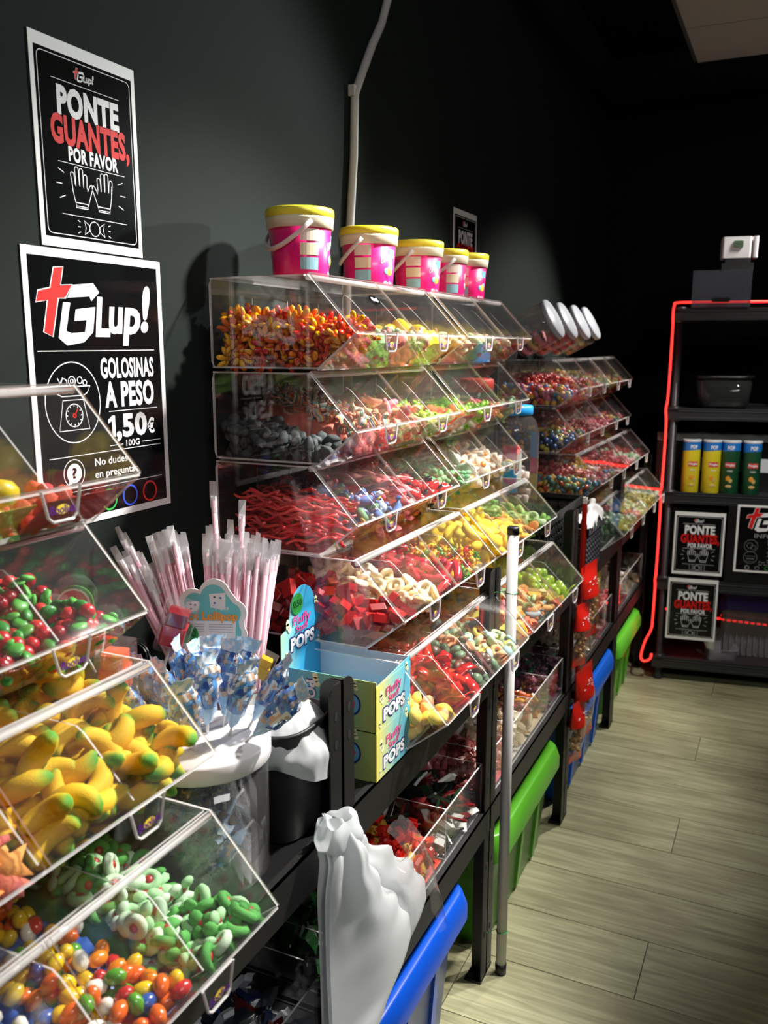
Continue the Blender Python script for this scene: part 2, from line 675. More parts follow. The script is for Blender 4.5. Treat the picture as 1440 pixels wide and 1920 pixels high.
def poster_gloves():
    """A4 notice asking for gloves; origin at the sheet's lower left corner"""
    mm = .001
    root = empty('poster')
    MB().box(0, .21, 0, .2825, 0, .0008).build('sheet', M['white'], root)
    z = .0009
    MB().box(.008, .202, .0135, .2655, .0008, z).build('printed_panel', M['print_black'], root)
    ribbons([rrect(.013, .197, .0185, .2605, .008)], .0011, z + .0003, (0,)).build('frame_line', M['print_white'], root)
    H = .2825

    def V(v):
        return H * (1 - v)
    logo(root, .00017, .100, V(.135), z)
    lettering(root, [('PONTE', .045, .170, V(.344), H * .128, .05)], M['print_white'], z + .0003)
    lettering(root, [('GUANTES,', .030, .190, V(.485), H * .13, .048)], M['print_red'], z + .0003)
    lettering(root, [('POR FAVOR', .061, .163, V(.563), H * .066, .04)], M['print_white'], z + .0003)
    ribbons([[(.036, V(.187)), (.172, V(.187))], [(.040, V(.578)), (.176, V(.578))], [(.042, V(.832)), (.176, V(.832))]], .0009, z + .0003).build('rule_line', M['print_white'], root)
    ls, cl = [], []
    for cx, fl_ in ((.082, False), (.128, True)):
        cl.append(len(ls))
        ls.append(glove(cx, V(.70), .00105, fl_))
        s = -1 if fl_ else 1
        ls.append([(cx - .013, V(.765)), (cx + .013, V(.765))])
        ls.append([(cx - .012, V(.79)), (cx + .012, V(.79)), (cx + .012, V(.765))])
        ls.append([(cx - .012, V(.79)), (cx - .012, V(.765))])
    for sx in (-1, 1):
        for a, b in ((.055, .63), (.06, .685), (.055, .74)):
            ls.append([(.105 + sx * a, V(b)), (.105 + sx * (a + .011), V(b + (b - .685) * .3))])
    ribbons(ls, .0013, z + .0003, cl).build('glove_drawing', M['print_white'], root)
    cy = V(.885)
    ls = [circ(.105, cy, .0105, 18), [(.094, cy + .004), (.084, cy + .010), (.087, cy), (.084, cy - .010), (.094, cy - .004)],
          [(.116, cy + .004), (.126, cy + .010), (.123, cy), (.126, cy - .010), (.116, cy - .004)]]
    for sx in (-1, 1):
        for dy in (-.007, 0, .007):
            ls.append([(.105 + sx * .029, cy + dy), (.105 + sx * .034, cy + dy * 1.3)])
    ribbons(ls, .0012, z + .0003, (0, 1, 2)).build('candy_drawing', M['print_white'], root)
    return root


def ring_mark(x, y, col, root, z, r=.016):
    ribbons([circ(x, y, r, 28)], .003, z, (0,)).build('ring_mark', col, root)


RING = [P('ring_white', (200, 200, 205), .4), P('ring_silver', (150, 150, 160), .4), P('ring_green', (60, 190, 80), .4), P('ring_blue', (50, 90, 235), .4), P('ring_red', (235, 50, 50), .4)]


def poster_price():
    root = empty('poster')
    z = .0009
    MB().box(0, .291, 0, .408, 0, .0008).build('sheet', M['white'], root)
    MB().box(.010, .281, .011, .396, .0008, z).build('printed_panel', M['print_black'], root)
    logo(root, .001, .139, .325, z)
    zz = z + .0003
    lettering(root, [('GOLOSINAS', .139, .262, .222, .030, .03), ('A PESO', .145, .260, .177, .037, .04), (',50', .166, .239, .128, .034, .045),
                     ('€', .240, .258, .128, .023, .03), ('100G', .187, .219, .111, .010, .02), ('No dudes', .115, .188, .087, .0115, .015),
                     ('en preguntar.', .114, .215, .068, .0115, .015)], M['print_white'], zz)
    MB().add([(x, y, zz) for x, y in ((.157, .128), (.1645, .128), (.1645, .162), (.158, .162), (.149, .156), (.149, .150), (.157, .154))], [tuple(range(7))]).build('digit_one', M['print_white'], root)
    ribbons([[(.017, .263), (.266, .264)], [(.152, .169), (.266, .169)], [(.150, .115), (.180, .115)], [(.226, .115), (.271, .115)],
             [(.024, .107), (.271, .107)], [(.024, .053), (.270, .053)]], .0012, zz).build('rule_line', M['print_white'], root)
    ls = [circ(.079, .187, .055, 40, .060), [(.041, .211), (.115, .211), (.108, .201), (.100, .197), (.056, .197), (.048, .201)],
          [(.058, .191), (.099, .191), (.109, .146), (.048, .146)], circ(.079, .168, .017, 24)]
    for a in range(0, 360, 30):
        ls.append([(.079 + .013 * math.cos(R(a)), .168 + .013 * math.sin(R(a))), (.079 + .0155 * math.cos(R(a)), .168 + .0155 * math.sin(R(a)))])
    ls += [circ(.062, .217, .006, 10), circ(.078, .219, .007, 12), circ(.078, .219, .003, 8), circ(.094, .220, .005, 10), circ(.104, .216, .004, 8), [(.05, .224), (.056, .214), (.060, .225)]]
    ribbons(ls, .0016, zz, (0, 1, 2, 3, 16, 17, 18, 19, 20)).build('scale_drawing', M['print_white'], root)
    ribbons([[(.079, .168), (.087, .178)], circ(.079, .168, .003, 10)], .002, zz + .0002, (1,)).build('scale_needle', M['print_red'], root)
    m = MB()
    m.ribbon(circ(.071, .081, .021, 30), .0014, zz, 0, True)
    m.add([(a, b, zz) for a, b in circ(.071, .081, .015, 24)], [tuple(range(24))])
    m.add([(.060, .072, zz), (.058, .063, zz), (.068, .067, zz)], [(0, 1, 2)])
    m.build('speech_bubble', M['print_white'], root)
    lettering(root, [('?', .066, .076, .074, .015, .03)], M['print_black'], zz + .0003, 'question_mark')
    for i, c in enumerate(RING):
        ring_mark(.046 + .048 * i, .030, c, root, zz)
    return root


def poster_info():
    root = empty('poster')
    z = .0009
    MB().box(0, .42, 0, .297, 0, .0008).build('sheet', M['white'], root)
    MB().box(.009, .411, .009, .288, .0008, z).build('printed_panel', M['print_black'], root)
    logo(root, .00095, .150, .232, z)
    zz = z + .0003
    lettering(root, [('INFORMACIÓN', .075, .30, .155, .018, .02), ('PRODUCTOS', .13, .24, .137, .010, .02), ('CON ENVOLTORIO', .13, .29, .124, .010, .02),
                     ('GOLOSINAS', .13, .24, .087, .010, .02), ('A PESO', .13, .19, .073, .010, .02), ('Por favor, mantenga', .10, .26, .045, .007, .01), ('el local limpio', .10, .22, .034, .007, .01)], M['print_grey'], zz)
    ls = [circ(.065, .118, .027, 26), circ(.065, .066, .027, 26), circ(.060, .120, .012, 10), circ(.074, .112, .010, 10), [(.045, .072), (.085, .072), (.08, .062), (.05, .062)], [(.052, .060), (.078, .060), (.082, .048), (.048, .048)]]
    ribbons(ls, .0014, zz, range(6)).build('icon_drawing', M['print_grey'], root)
    m = MB()
    for y in (.106, .052):
        m.box(.165, .255, y, y + .013, z, zz)
        m.ribbon([(.132, y + .006), (.150, y + .006)], .004, zz, 0)
        m.add([(.150, y + .001, zz), (.157, y + .006, zz), (.150, y + .011, zz)], [(0, 1, 2)])
    m.build('label_bar', M['print_grey'], root)
    for i, c in enumerate(RING):
        ribbons([circ(.055 + .04 * i, .021, .008, 18)], .0016, zz, (0,)).build('ring_mark', c, root)
    return root


pg = poster_gloves()
pg.location, pg.rotation_euler = (.0015, .941, 1.642), WALL_ROT
tag(pg, 'white-bordered A4 PONTE GUANTES glove notice, highest sheet on the left wall', 'poster', 'glove notices')
pp = poster_price()
pp.location, pp.rotation_euler = (.0015, .901, 1.231), WALL_ROT
tag(pp, 'large black Glup price poster GOLOSINAS A PESO 1,50 on the wall', 'poster')
p3 = copy_tree(pg)
p3.location = (.0015, 2.56, 1.632)
tag(p3, 'small PONTE GUANTES notice on the wall above the farthest pink bucket', 'poster', 'glove notices')


# ================================================================ SHELVING UNITS
def rack(y0, y1, label):
    root = empty('shelving_unit', (0, y0, 0))
    L = y1 - y0
    t, fw = .0025, .036
    for yy, s in ((0, 1), (L, -1)):
        for xx, q in ((.41, -1), (.012, 1)):
            m = MB()
            ztop = 1.018
            a = yy
            # side flange and front flange of an angle post, top corners rounded
            def flange(axis):
                pts = [(0, 0), (fw, 0), (fw, ztop - .02)] + [(fw - .02 + .02 * math.cos(R(g)), ztop - .02 + .02 * math.sin(R(g))) for g in (25, 50, 75)] + [(fw - .02, ztop), (0, ztop)]
                if axis == 'x':
                    m.panel([(xx + q * u, a, v) for u, v in pts], (0, s * t, 0), 0, 0)
                else:
                    m.panel([(xx, a + s * u, v) for u, v in pts], (q * t, 0, 0), 0, 0)
            flange('x')
            flange('y')
            p = m.build('post', M['black_steel'], root)
            hm = MB()
            for z in (.97, .925, .70, .52, .30, .12):
                hm.add([(xx + .0006 * (1 if q < 0 else -1), a + s * (.019 + .005 * math.cos(R(g))), z + .008 * math.sin(R(g))) for g in range(0, 360, 45)], [tuple(range(8))])
            hm.build('slot_holes', M['hole'], p)['kind'] = 'stuff'
            MB().box(xx - (.04 if q < 0 else 0), xx + (0 if q < 0 else .04), min(a, a + s * .04), max(a, a + s * .04), 0, .006).build('foot', M['black_plastic'], p)
    for z0, z1, zz in ((.735, .800, .797), (.385, .445, .442)):
        MB().box(.408, .4115, .004, L - .004, z0, z1).box(.398, .4115, .004, L - .004, z1 - .003, z1).build('front_rail', M['black_steel'], root)
        MB().box(.0105, .0135, .004, L - .004, z0, z1).build('back_rail', M['black_steel'], root)
        MB().box(.012, .408, .003, .006, z0, z1).build('side_rail', M['black_steel'], root)
        MB().box(.012, .408, L - .006, L - .003, z0, z1).build('side_rail', M['black_steel'], root)
        MB().box(.014, .407, .007, L - .007, zz - .010, zz + .001).build('shelf_board', M['black_plastic'], root)
    return tag(root, label, 'shelving unit', 'black steel shelving units along the wall')


rack(.30, 1.060, 'black steel shelving unit carrying the nearest bin stack and the lollipop tub')
rack(1.063, 1.785, 'black steel shelving unit with the POPS boxes on its counter')
rack(1.788, 2.560, 'black steel shelving unit with the white pole strapped to its post')
rack(2.563, 3.345, 'black steel shelving unit above the second blue floor box')
rack(3.348, 4.08, 'farthest black steel shelving unit above the second green floor box')


# ================================================================ BULK CANDY BINS
BL = .505
PROF = [(0, 0), (.215, 0), (.29, .06), (.2, .157), (0, .157)]
purple = P('tab_purple', (92, 30, 130), .4)
tabyel = P('tab_yellow', (235, 205, 60), .4)


def make_bin():
    root = empty('bulk_bin')
    A = [M['acrylic'], M['acrylic_edge']]
    t = .0035

    def y3(y, pts):
        return [(x, y, z) for x, z in pts]
    prof_r = []
    for i, (x, z) in enumerate(PROF):           # soften the two back corners
        if i == 0:
            prof_r += [(0, .012), (.004, .004), (.012, 0)]
        elif i == 4:
            prof_r += [(.012, .157), (.004, .153), (0, .145)]
        else:
            prof_r.append((x, z))
    MB().panel(y3(0, prof_r), (0, t, 0)).build('end_panel', A, root)
    MB().panel(y3(BL - t, prof_r), (0, t, 0)).build('end_panel', A, root)
    div = [(.006, .004), (.212, .004), (.278, .060), (.215, .122), (.205, .128), (.006, .128)]
    for k in (1, 2, 3):
        MB().panel(y3(BL * k / 4, div), (0, .0022, 0)).build('divider', A, root)
    MB().panel([(0, t, 0), (.215, t, 0), (.215, BL - t, 0), (0, BL - t, 0)], (0, 0, .003)).build('base_panel', A, root)
    MB().panel([(0, t, .004), (0, BL - t, .004), (0, BL - t, .153), (0, t, .153)], (.003, 0, 0)).build('back_panel', A, root)
    MB().panel([(0, t, .154), (.192, t, .154), (.192, BL - t, .154), (0, BL - t, .154)], (0, 0, .003)).build('top_panel', A, root)
    n = Vector((.06, 0, -.075)).normalized() * .003
    MB().panel([(.215, t, 0), (.29, t, .06), (.29, BL - t, .06), (.215, BL - t, 0)], n).build('front_panel', [M['acrylic_front'], M['acrylic_edge']], root)
    MB().tube([(.199, .004, .152), (.199, BL - .004, .152)], .005, 8).build('hinge_rod', M['acrylic_edge'], root, True)
    d = Vector((.09, 0, -.097))
    nn = Vector((.097, 0, .09)).normalized() * .003
    for k in (0, 1):
        ya, yb = .003 + k * BL / 2, BL / 2 - .003 + k * BL / 2
        p0, p1 = Vector((.201, 0, .158)), Vector((.201, 0, .158)) + d * 1.0
        lid = MB().panel([(p0.x, ya, p0.z), (p0.x, yb, p0.z), (p1.x, yb, p1.z), (p1.x, ya, p1.z)], nn).build('lid', [M['acrylic_lid'], M['acrylic_edge']], root)
        yc = (ya + yb) / 2
        m = MB()
        pts = [(yc - .026, .062), (yc - .022, .046), (yc - .019, .034), (yc - .013, .029), (yc + .013, .029), (yc + .019, .034), (yc + .022, .046), (yc + .026, .062)]
        m.panel([(p1.x + .004, y, z) for y, z in pts], (.003, 0, 0), 0, 1)
        m.tube([(p1.x + .0065, y, z) for y, z in pts], .0017, 5, 1)
        oval = circ(yc, .041, .009, 14, .005)
        m.add([(p1.x + .0073, a, b) for a, b in oval], [tuple(range(14))], 3)
        me, mt = fit_text('Boolies', yc - .017, yc + .017, .037, .0085, .012)
        m.mesh(me, Matrix(((0, 0, 1, p1.x + .0076), (1, 0, 0, 0), (0, 1, 0, 0), (0, 0, 0, 1))) @ mt, 2)
        m.build('pull_tab', [M['acrylic_lid'], M['acrylic_edge'], purple, tabyel], lid)
    return root


BINS = {}
ROWZ = {1: 1.463, 2: 1.300, 3: 1.139, 4: .980, 5: .808}
ROWX = {1: .028, 2: .028, 3: .028, 4: .117, 5: .197}
_rown = {1: 'top', 2: 'second', 3: 'third', 4: 'fourth', 5: 'bottom'}
proto = make_bin()
first = True
for stack, y0, rows, txt in (('N', .253, (2, 3, 4, 5), 'nearest stack at the left edge'), ('A', 1.29, (1, 2, 3, 4, 5), 'tall stack under the buckets, nearer half'),
                             ('B', 1.83, (1, 2, 3, 4, 5), 'tall stack under the buckets, farther half'), ('C', 2.95, (2, 3, 4, 5), 'far stack under the tilted jars, nearer half'),
                             ('D', 3.485, (2, 3, 4, 5), 'far stack under the tilted jars, farther half')):
    for r in rows:
        b = proto if first else copy_tree(proto)
        first = False
        z = ROWZ[r]
        x = ROWX[r]
        if stack in 'NCD' and r == 3:
            x = .028
        b.location = (x, y0, z)
        nm = _rown[r] if stack in 'AB' else {2: 'top', 3: 'second', 4: 'third', 5: 'bottom'}[r]
        tag(b, f'clear acrylic candy bin, {nm} row of the {txt}', 'candy bin', 'clear acrylic candy bins')
        BINS[stack, r] = (x, y0, z)

# small oval shop sticker on the first lid of the top row
m = MB()
F_ = Matrix.Translation((.028 + .2 + .040, 1.29 + .170, 1.463 + .157 - .0375)) @ Matrix(((0, -.68, .733, 0), (1, 0, 0, 0), (0, .733, .68, 0), (0, 0, 0, 1)))
m.add([F_ @ Vector((x, y, .0036)) for x, y in circ(0, 0, .019, 24, .011)], [tuple(range(24))], 0)
me, mt = fit_text('Glup!', -.012, .012, -.004, .009, .03)
m.mesh(me, F_ @ Matrix.Translation((0, 0, .0040)) @ mt, 1)
so = m.build('oval_sticker', [M['print_black'], M['print_white']])
so.parent = [o for o in COL.objects if o.name.startswith('bulk_bin') and o.get('label', '').startswith('clear acrylic candy bin, top row of the tall stack under the buckets, nearer')][0]
so.location = -so.parent.location

# ================================================================ CANDY PIECES
def tapered(pts, rs, n=8, flat=1.0):
    return MB().tube(pts, rs, n, flat=flat)


def arc(rad, a0, a1, n, z=0):
    return [(rad * math.cos(R(a0 + (a1 - a0) * i / n)), rad * math.sin(R(a0 + (a1 - a0) * i / n)), z) for i in range(n + 1)]


def c_banana():
    p = arc(.0245, 8, 172, 10)
    p = [(x, y - .016, z) for x, y, z in p]
    return tapered(p, [.0035, .0078, .0102, .0116, .0123, .0126, .0123, .0116, .0102, .0078, .0035], 10)


def c_star():
    m = MB()
    n = 5
    top, bot = [], []
    for i in range(10):
        a = math.pi * i / 5
        r = .024 if i % 2 == 0 else .011
        top.append((r * math.cos(a), r * math.sin(a), .002 if i % 2 == 0 else .004))
    vs = top + [(x * .97, y * .97, -.004) for x, y, z in top] + [(0, 0, .008), (0, 0, -.004)]
    fs = []
    for i in range(10):
        j = (i + 1) % 10
        fs += [(20, i, j), (i, 10 + i, 10 + j, j), (21, 10 + j, 10 + i)]
    return m.add(vs, fs)


def c_flower():
    m = MB()
    for k in range(6):
        a = math.pi * k / 3
        m.ball((.0135 * math.cos(a), .0135 * math.sin(a), .004), (.0105, .0058, .0038), 7, 5, 0, (0, -.55, a))
    m.ball((0, 0, .004), .006, 7, 5, 1)
    return m


def c_bean(s=.0085):
    return MB().ball((0, 0, 0), (s * 1.45, s, s), 9, 6)


def c_ballc(s=.011):
    return MB().ball((0, 0, 0), s, 10, 7)


def c_clover():
    m = MB()
    for k in range(3):
        a = 2 * math.pi * k / 3
        m.ball((.009 * math.cos(a), .009 * math.sin(a), 0), (.0095, .0085, .0055), 9, 6, 0, (0, 0, a))
    m.ball((0, 0, -.001), (.007, .007, .005), 7, 5, 1)
    return m


def c_swirl():
    m = MB().torus((0, 0, 0), .0095, .006, 14, 6)
    m.ball((0, 0, 0), (.007, .007, .006), 8, 5, 1)
    return m


def c_berry():
    m = MB()
    m.ball((.009, .004, 0), .0095, 9, 6, 0)
    m.ball((-.009, .005, .002), .009, 9, 6, 0)
    m.ball((0, -.014, .002), (.012, .010, .004), 9, 5, 1, (.3, 0, 0))
    m.ball((.012, -.012, .004), (.010, .007, .004), 8, 5, 1, (.3, .4, .7))
    return m


def c_chunk(a=.015, b=.011, c=.009, amp=.004):
    m = MB().ball((0, 0, 0), (a, b, c), 9, 6)
    return m.noise(amp, 90, random.random() * 50)


def c_frog():
    m = MB()
    m.ball((0, 0, 0), (.014, .010, .008), 9, 6, 0)
    m.ball((.013, 0, .003), (.008, .009, .006), 8, 5, 0)
    for sx, sy in ((.008, .011), (.008, -.011), (-.012, .011), (-.012, -.011)):
        m.ball((sx, sy, -.003), (.007, .005, .004), 6, 4, 1)
    for sy in (.005, -.005):
        m.ball((.015, sy, .008), .003, 6, 4, 1)
    return m


def c_dolphin():
    p = [(-.022, -.004, 0), (-.012, .003, 0), (0, .006, 0), (.012, .003, 0), (.020, -.003, 0)]
    m = tapered(p, [.002, .007, .0095, .008, .003], 8)
    m.ball((-.024, -.006, 0), (.006, .003, .008), 6, 4)
    return m


def c_rainbow():
    m = MB()
    for k in range(4):
        pts = [(-.014 + .028 * i / 6, -.008 + .004 * k, .004 * math.sin(i * 1.1)) for i in range(7)]
        vs, fs = [], []
        for x, y, z in pts:
            vs += [(x, y, z - .002), (x, y + .004, z - .002), (x, y + .004, z + .002), (x, y, z + .002)]
        for i in range(6):
            for j in range(4):
                fs.append((4 * i + j, 4 * i + (j + 1) % 4, 4 * i + 4 + (j + 1) % 4, 4 * i + 4 + j))
        fs += [(3, 2, 1, 0), (24, 25, 26, 27)]
        m.add(vs, fs, k)
    return m


def c_stick(l=.05, r=.0055, bend=.006):
    p = [(-l / 2 + l * i / 6, bend * math.sin(math.pi * i / 6), 0) for i in range(7)]
    return tapered(p, [r * .75] + [r] * 5 + [r * .75], 8)


def c_lace(seed=0):
    rr = random.Random(seed)
    p = []
    x, y, a = -.05, 0, 0
    for i in range(12):
        p.append((x, y, .004 * math.sin(i * .9 + seed)))
        a += rr.uniform(-.35, .35)
        x += .0085 * math.cos(a)
        y += .0085 * math.sin(a)
    return tapered(p, .0030, 5)


def c_belt():
    m = MB()
    n = 12
    vs, fs = [], []
    for i in range(n + 1):
        x = -.055 + .11 * i / n
        z = .005 * math.sin(i * .8)
        y = .004 * math.sin(i * .45)
        vs += [(x, y - .010, z - .0012), (x, y + .010, z - .0012 + .002), (x, y + .010, z + .0032), (x, y - .010, z + .0012)]
    for i in range(n):
        for j in range(4):
            fs.append((4 * i + j, 4 * i + (j + 1) % 4, 4 * i + 4 + (j + 1) % 4, 4 * i + 4 + j))
    fs += [(3, 2, 1, 0), (4 * n, 4 * n + 1, 4 * n + 2, 4 * n + 3)]
    return m.add(vs, fs)


def c_ladybird():
    m = MB().ball((0, 0, 0), (.021, .016, .010), 12, 7, 0)
    m.ball((.019, 0, .001), (.008, .010, .007), 8, 5, 1)
    for x, y in ((.006, .008), (-.008, .009), (.005, -.008), (-.009, -.008)):
        z = .010 * math.sqrt(max(0, 1 - (x / .021) ** 2 - (y / .016) ** 2))
        m.ball((x, y, z), (.003, .003, .0012), 6, 4, 2)
    return m


def c_egg():
    m = MB()
    pts = []
    for i in range(14):
        a = 2 * math.pi * i / 14
        r = .021 * (1 + .14 * math.sin(2 * a + .6) + .07 * math.sin(3 * a))
        pts.append((r * 1.15 * math.cos(a), r * .85 * math.sin(a)))
    n = 14
    vs = [(x, y, -.003) for x, y in pts] + [(x * .97, y * .97, .002) for x, y in pts] + [(0, 0, .004), (0, 0, -.003)]
    fs = []
    for i in range(n):
        j = (i + 1) % n
        fs += [(i, j, n + j, n + i), (2 * n, n + i, n + j), (2 * n + 1, j, i)]
    m.add(vs, fs, 0)
    m.ball((.003, 0, .004), (.0085, .0085, .005), 10, 5, 1)
    return m


def c_brick():
    return MB().prism(rrect(-.017, .017, -.012, .012, .003, 2), -.007, .007)


def c_ring(r=.013, t=.0055):
    return MB().torus((0, 0, 0), r, t, 16, 7)


def c_sausage():
    return c_stick(.052, .0088, .005)


def c_bear():
    m = MB()
    m.ball((0, 0, 0), (.009, .007, .012), 8, 6)
    m.ball((0, .001, .015), (.0075, .0065, .007), 8, 5)
    for s in (-1, 1):
        m.ball((s * .005, 0, .022), .0028, 5, 4)
        m.ball((s * .008, .004, .004), (.003, .005, .003), 5, 4)
        m.ball((s * .006, .005, -.009), (.004, .006, .004), 5, 4)
    return m


def c_puff(s=.017):
    m = MB().ball((0, 0, 0), (s, s * .92, s * .62), 10, 7)
    return m.noise(.003, 60, random.random() * 50)


def c_slice():
    pts = circ(0, -.007, .018, 10, None, 0, 180)
    return MB().prism(pts, -.005, .005)


def c_strip():
    m = MB()
    n = 10
    vs, fs = [], []
    for i in range(n + 1):
        x = -.034 + .068 * i / n
        z = .003 * math.sin(i * 1.1)
        vs += [(x, -.010, z - .002), (x, .010, z - .002), (x, .010, z + .002), (x, -.010, z + .002)]
    for i in range(n):
        for j in range(4):
            fs.append((4 * i + j, 4 * i + (j + 1) % 4, 4 * i + 4 + (j + 1) % 4, 4 * i + 4 + j))
    fs += [(3, 2, 1, 0), (4 * n, 4 * n + 1, 4 * n + 2, 4 * n + 3)]
    return m.add(vs, fs)


def c_wrapped(l=.026, r=.010):
    """twist-wrapped sweet: a body and two crimped fans"""
    m = MB().tube([(-l * .62, 0, 0), (-l * .5, 0, 0), (-l * .3, 0, 0), (l * .3, 0, 0), (l * .5, 0, 0), (l * .62, 0, 0)], [r * .3, r * .75, r, r, r * .75, r * .3], 8)
    for s in (-1, 1):
        vs = [(s * l * .55, 0, 0)]
        k = 7
        for i in range(k):
            a = -.75 + 1.5 * i / (k - 1)
            vs.append((s * (l * .55 + .011 * math.cos(a)), .013 * math.sin(a), .003 * (1 if i % 2 else -1)))
        m.add(vs, [(0, i, i + 1) if s > 0 else (0, i + 1, i) for i in range(1, k)])
    return m


def c_bar():
    """flat sachet-wrapped chocolate with zigzag ends"""
    m = MB()
    n = 6
    vs = [(-.030, -.011, 0), (-.030, .011, 0), (-.024, -.011, .001), (-.024, .011, .001), (-.020, -.011, .006), (-.020, .011, .006),
          (.020, -.011, .006), (.020, .011, .006), (.024, -.011, .001), (.024, .011, .001), (.030, -.011, 0), (.030, .011, 0)]
    vs2 = [(x, y, -z) for x, y, z in vs]
    fs = [(2 * i, 2 * i + 2, 2 * i + 3, 2 * i + 1) for i in range(5)]
    fs += [tuple(12 + q for q in f[::-1]) for f in fs]
    fs += [(i, 12 + i, 14 + i, i + 2) for i in range(0, 10, 2)] + [(i, i + 2, 14 + i, 12 + i) for i in range(1, 11, 2)]
    return m.add(vs + vs2, fs).noise(.0016, 120, random.random() * 9)


KIND = {}


def singular(d):
    a, b, c = d.partition(' with ')
    a = a.replace(' and ', ' or ')
    for p, q in (('gummies', 'gummy'), ('beans', 'bean'), ('chunks', 'chunk'), ('bites', 'bite'), ('sticks', 'stick'), ('laces', 'lace'), ('belts', 'belt'), ('bricks', 'brick'), ('discs', 'disc'), ('drops', 'drop'),
                 ('strips', 'strip'), ('balls', 'ball'), ('sweets', 'sweet'), ('chocolates', 'chocolate'), ('toffees', 'toffee'), ('bars', 'bar'), ('pieces', 'piece'), ('rings', 'ring')):
        a = a.replace(p, q)
    return a + b + c


def kind(key, name, desc, cat, meshes, mats, r, h, flat=.5, smooth=True, half=None):
    """r footprint radius, h layer height, flat = how level the pieces lie (0 level, 1 any way up)"""
    KIND[key] = dict(name=name, desc=desc, one=singular(desc), half=half, cat=cat, r=r, h=h, flat=flat, mats=mats, builders=meshes,
                     data=[m.data(name, mats, smooth) for m in meshes])


cy = candy
kind('banana', 'banana_gummy', 'yellow banana gummies with green tips', 'gummy candy', [c_banana()], [cy('banana', ['#4f9426', '#b4b01e', '#e6b616', '#e8b816', '#b6b01e', '#4c9222'], sugar=True, axis='X', stops=[.02, .10, .2, .8, .9, .98])], .020, .018, .6)
kind('star', 'starfish_gummy', 'pink and orange starfish gummies', 'gummy candy', [c_star()], [cy('starfish', ['#ee7a5e', '#f2a04a', '#e8756c', '#f3b060'], sugar=True)], .017, .0095, .6)
kind('flower', 'flower_gummy', 'glossy orange and yellow flower gummies', 'gummy candy', [c_flower()],
     [cy('flower_petals', ['#eda406', '#e87608', '#d83812', '#ee9408', '#f0b40c', '#cc241c', '#e4680c'], .15, coat=.7), cy('flower_heart', ['#d23a14', '#e88a10'], .15, coat=.8)], .016, .013, 1)
beans = ['#d8321f', '#f08a1d', '#f2c81e', '#58a02c', '#f2efe4', '#3459a8', '#ef6a1c', '#e9c22a', '#c62a2c']
kind('bean', 'jelly_bean', 'multicoloured jelly beans', 'jelly bean', [c_bean()], [cy('jelly_bean', beans, .25, coat=.5)], .010, .0125, 1)
kind('swirl', 'watermelon_swirl_gummy', 'red gummies with green and white swirls', 'gummy candy', [c_swirl(), c_clover()], [cy('swirl_green', ['#58ac4c', '#a8d8a0', '#4d9e44', '#cfe8c8'], sugar=True), cy('swirl_red', ['#b02a2a', '#c8392f'], .4)], .014, .011, .8)
kind('berry', 'cherry_leaf_gummy', 'red cherry gummies with green leaves', 'gummy candy', [c_berry()], [cy('cherry', ['#c9202a', '#a8182a', '#d83a3a'], .3), cy('leaf', ['#3f9a34', '#57b044', '#2f8a30'], .5)], .017, .015, .7)
kind('licorice', 'licorice_chunk', 'sugared black licorice chunks', 'licorice', [c_chunk(.018, .011, .009, .006), c_chunk(.015, .011, .010, .006), c_chunk(.013, .009, .008, .005)], [cy('licorice', ['#3b4040', '#444a4a', '#50585a', '#33383a'], sugar=True)], .014, .013, 1)
rb = [cy('rb_a', ['#e98a70', '#e77a68'], sugar=True), cy('rb_b', ['#f0c98c', '#efd470'], sugar=True), cy('rb_c', ['#7fb6a6', '#8fb0c8'], sugar=True), cy('rb_d', ['#f4e6d8', '#f0b8a8'], sugar=True)]
kind('rainbow', 'rainbow_bite', 'peach and rainbow striped sour bites', 'gummy candy', [c_rainbow()], rb, .015, .010, .9)
kind('pinkstick', 'sour_stick', 'pink and orange sugared sour sticks', 'gummy candy', [c_stick(), c_stick(.042, .007, .010)], [cy('pink_stick', ['#e2606a', '#ef8a74', '#e87a86', '#f0a078', '#d94a58', '#f3d08a'], sugar=True)], .016, .011, .5, half=0.027)
kind('limefrog', 'lime_frog_gummy', 'bright lime green frog gummies', 'gummy candy', [c_frog()], [cy('lime_body', ['#8ecb2c', '#a4d840', '#7cbf28'], .4), cy('lime_legs', ['#9bd236'], .4)], .016, .012, .6)
kind('lace', 'licorice_lace', 'bright red licorice laces', 'licorice', [c_lace(i) for i in range(4)], [cy('lace', ['#dd3a3c', '#e8504c', '#d12c34', '#ee6a62'], .35)], .030, .0058, .25, half=0.054)
kind('bluegum', 'blue_figure_gummy', 'blue, pink and yellow sugared figure gummies', 'gummy candy', [c_dolphin(), c_frog()], [cy('bluegum', ['#4f6fae', '#7d8fc0', '#d98a90', '#e2c060', '#6d9a70', '#a9b4d6'], sugar=True), cy('bluegum2', ['#e6e0d8', '#d0506a', '#5f78b4'], sugar=True)], .016, .013, .8)
kind('belt', 'sour_belt', 'salmon pink sour belts', 'gummy candy', [c_belt()], [cy('belt', ['#e8787c', '#ee8c86', '#e0646c', '#f09a90'], sugar=True)], .022, .006, .2, half=0.058)
kind('ladybird', 'ladybird_gummy', 'glossy red ladybird gummies with white dots', 'gummy candy', [c_ladybird()], [cy('lady_red', ['#cf1f20', '#b5161b', '#dc2f28'], .12, coat=1), P('lady_black', (24, 16, 16), .2), P('lady_white', (240, 235, 230), .4)], .018, .014, .7)
kind('clover', 'clover_gummy', 'pale green clover gummies', 'gummy candy', [c_clover()], [cy('clover', ['#6fb078', '#86c088', '#5ea468'], sugar=True), cy('clover2', ['#8cc890'], sugar=True)], .015, .010, .7)
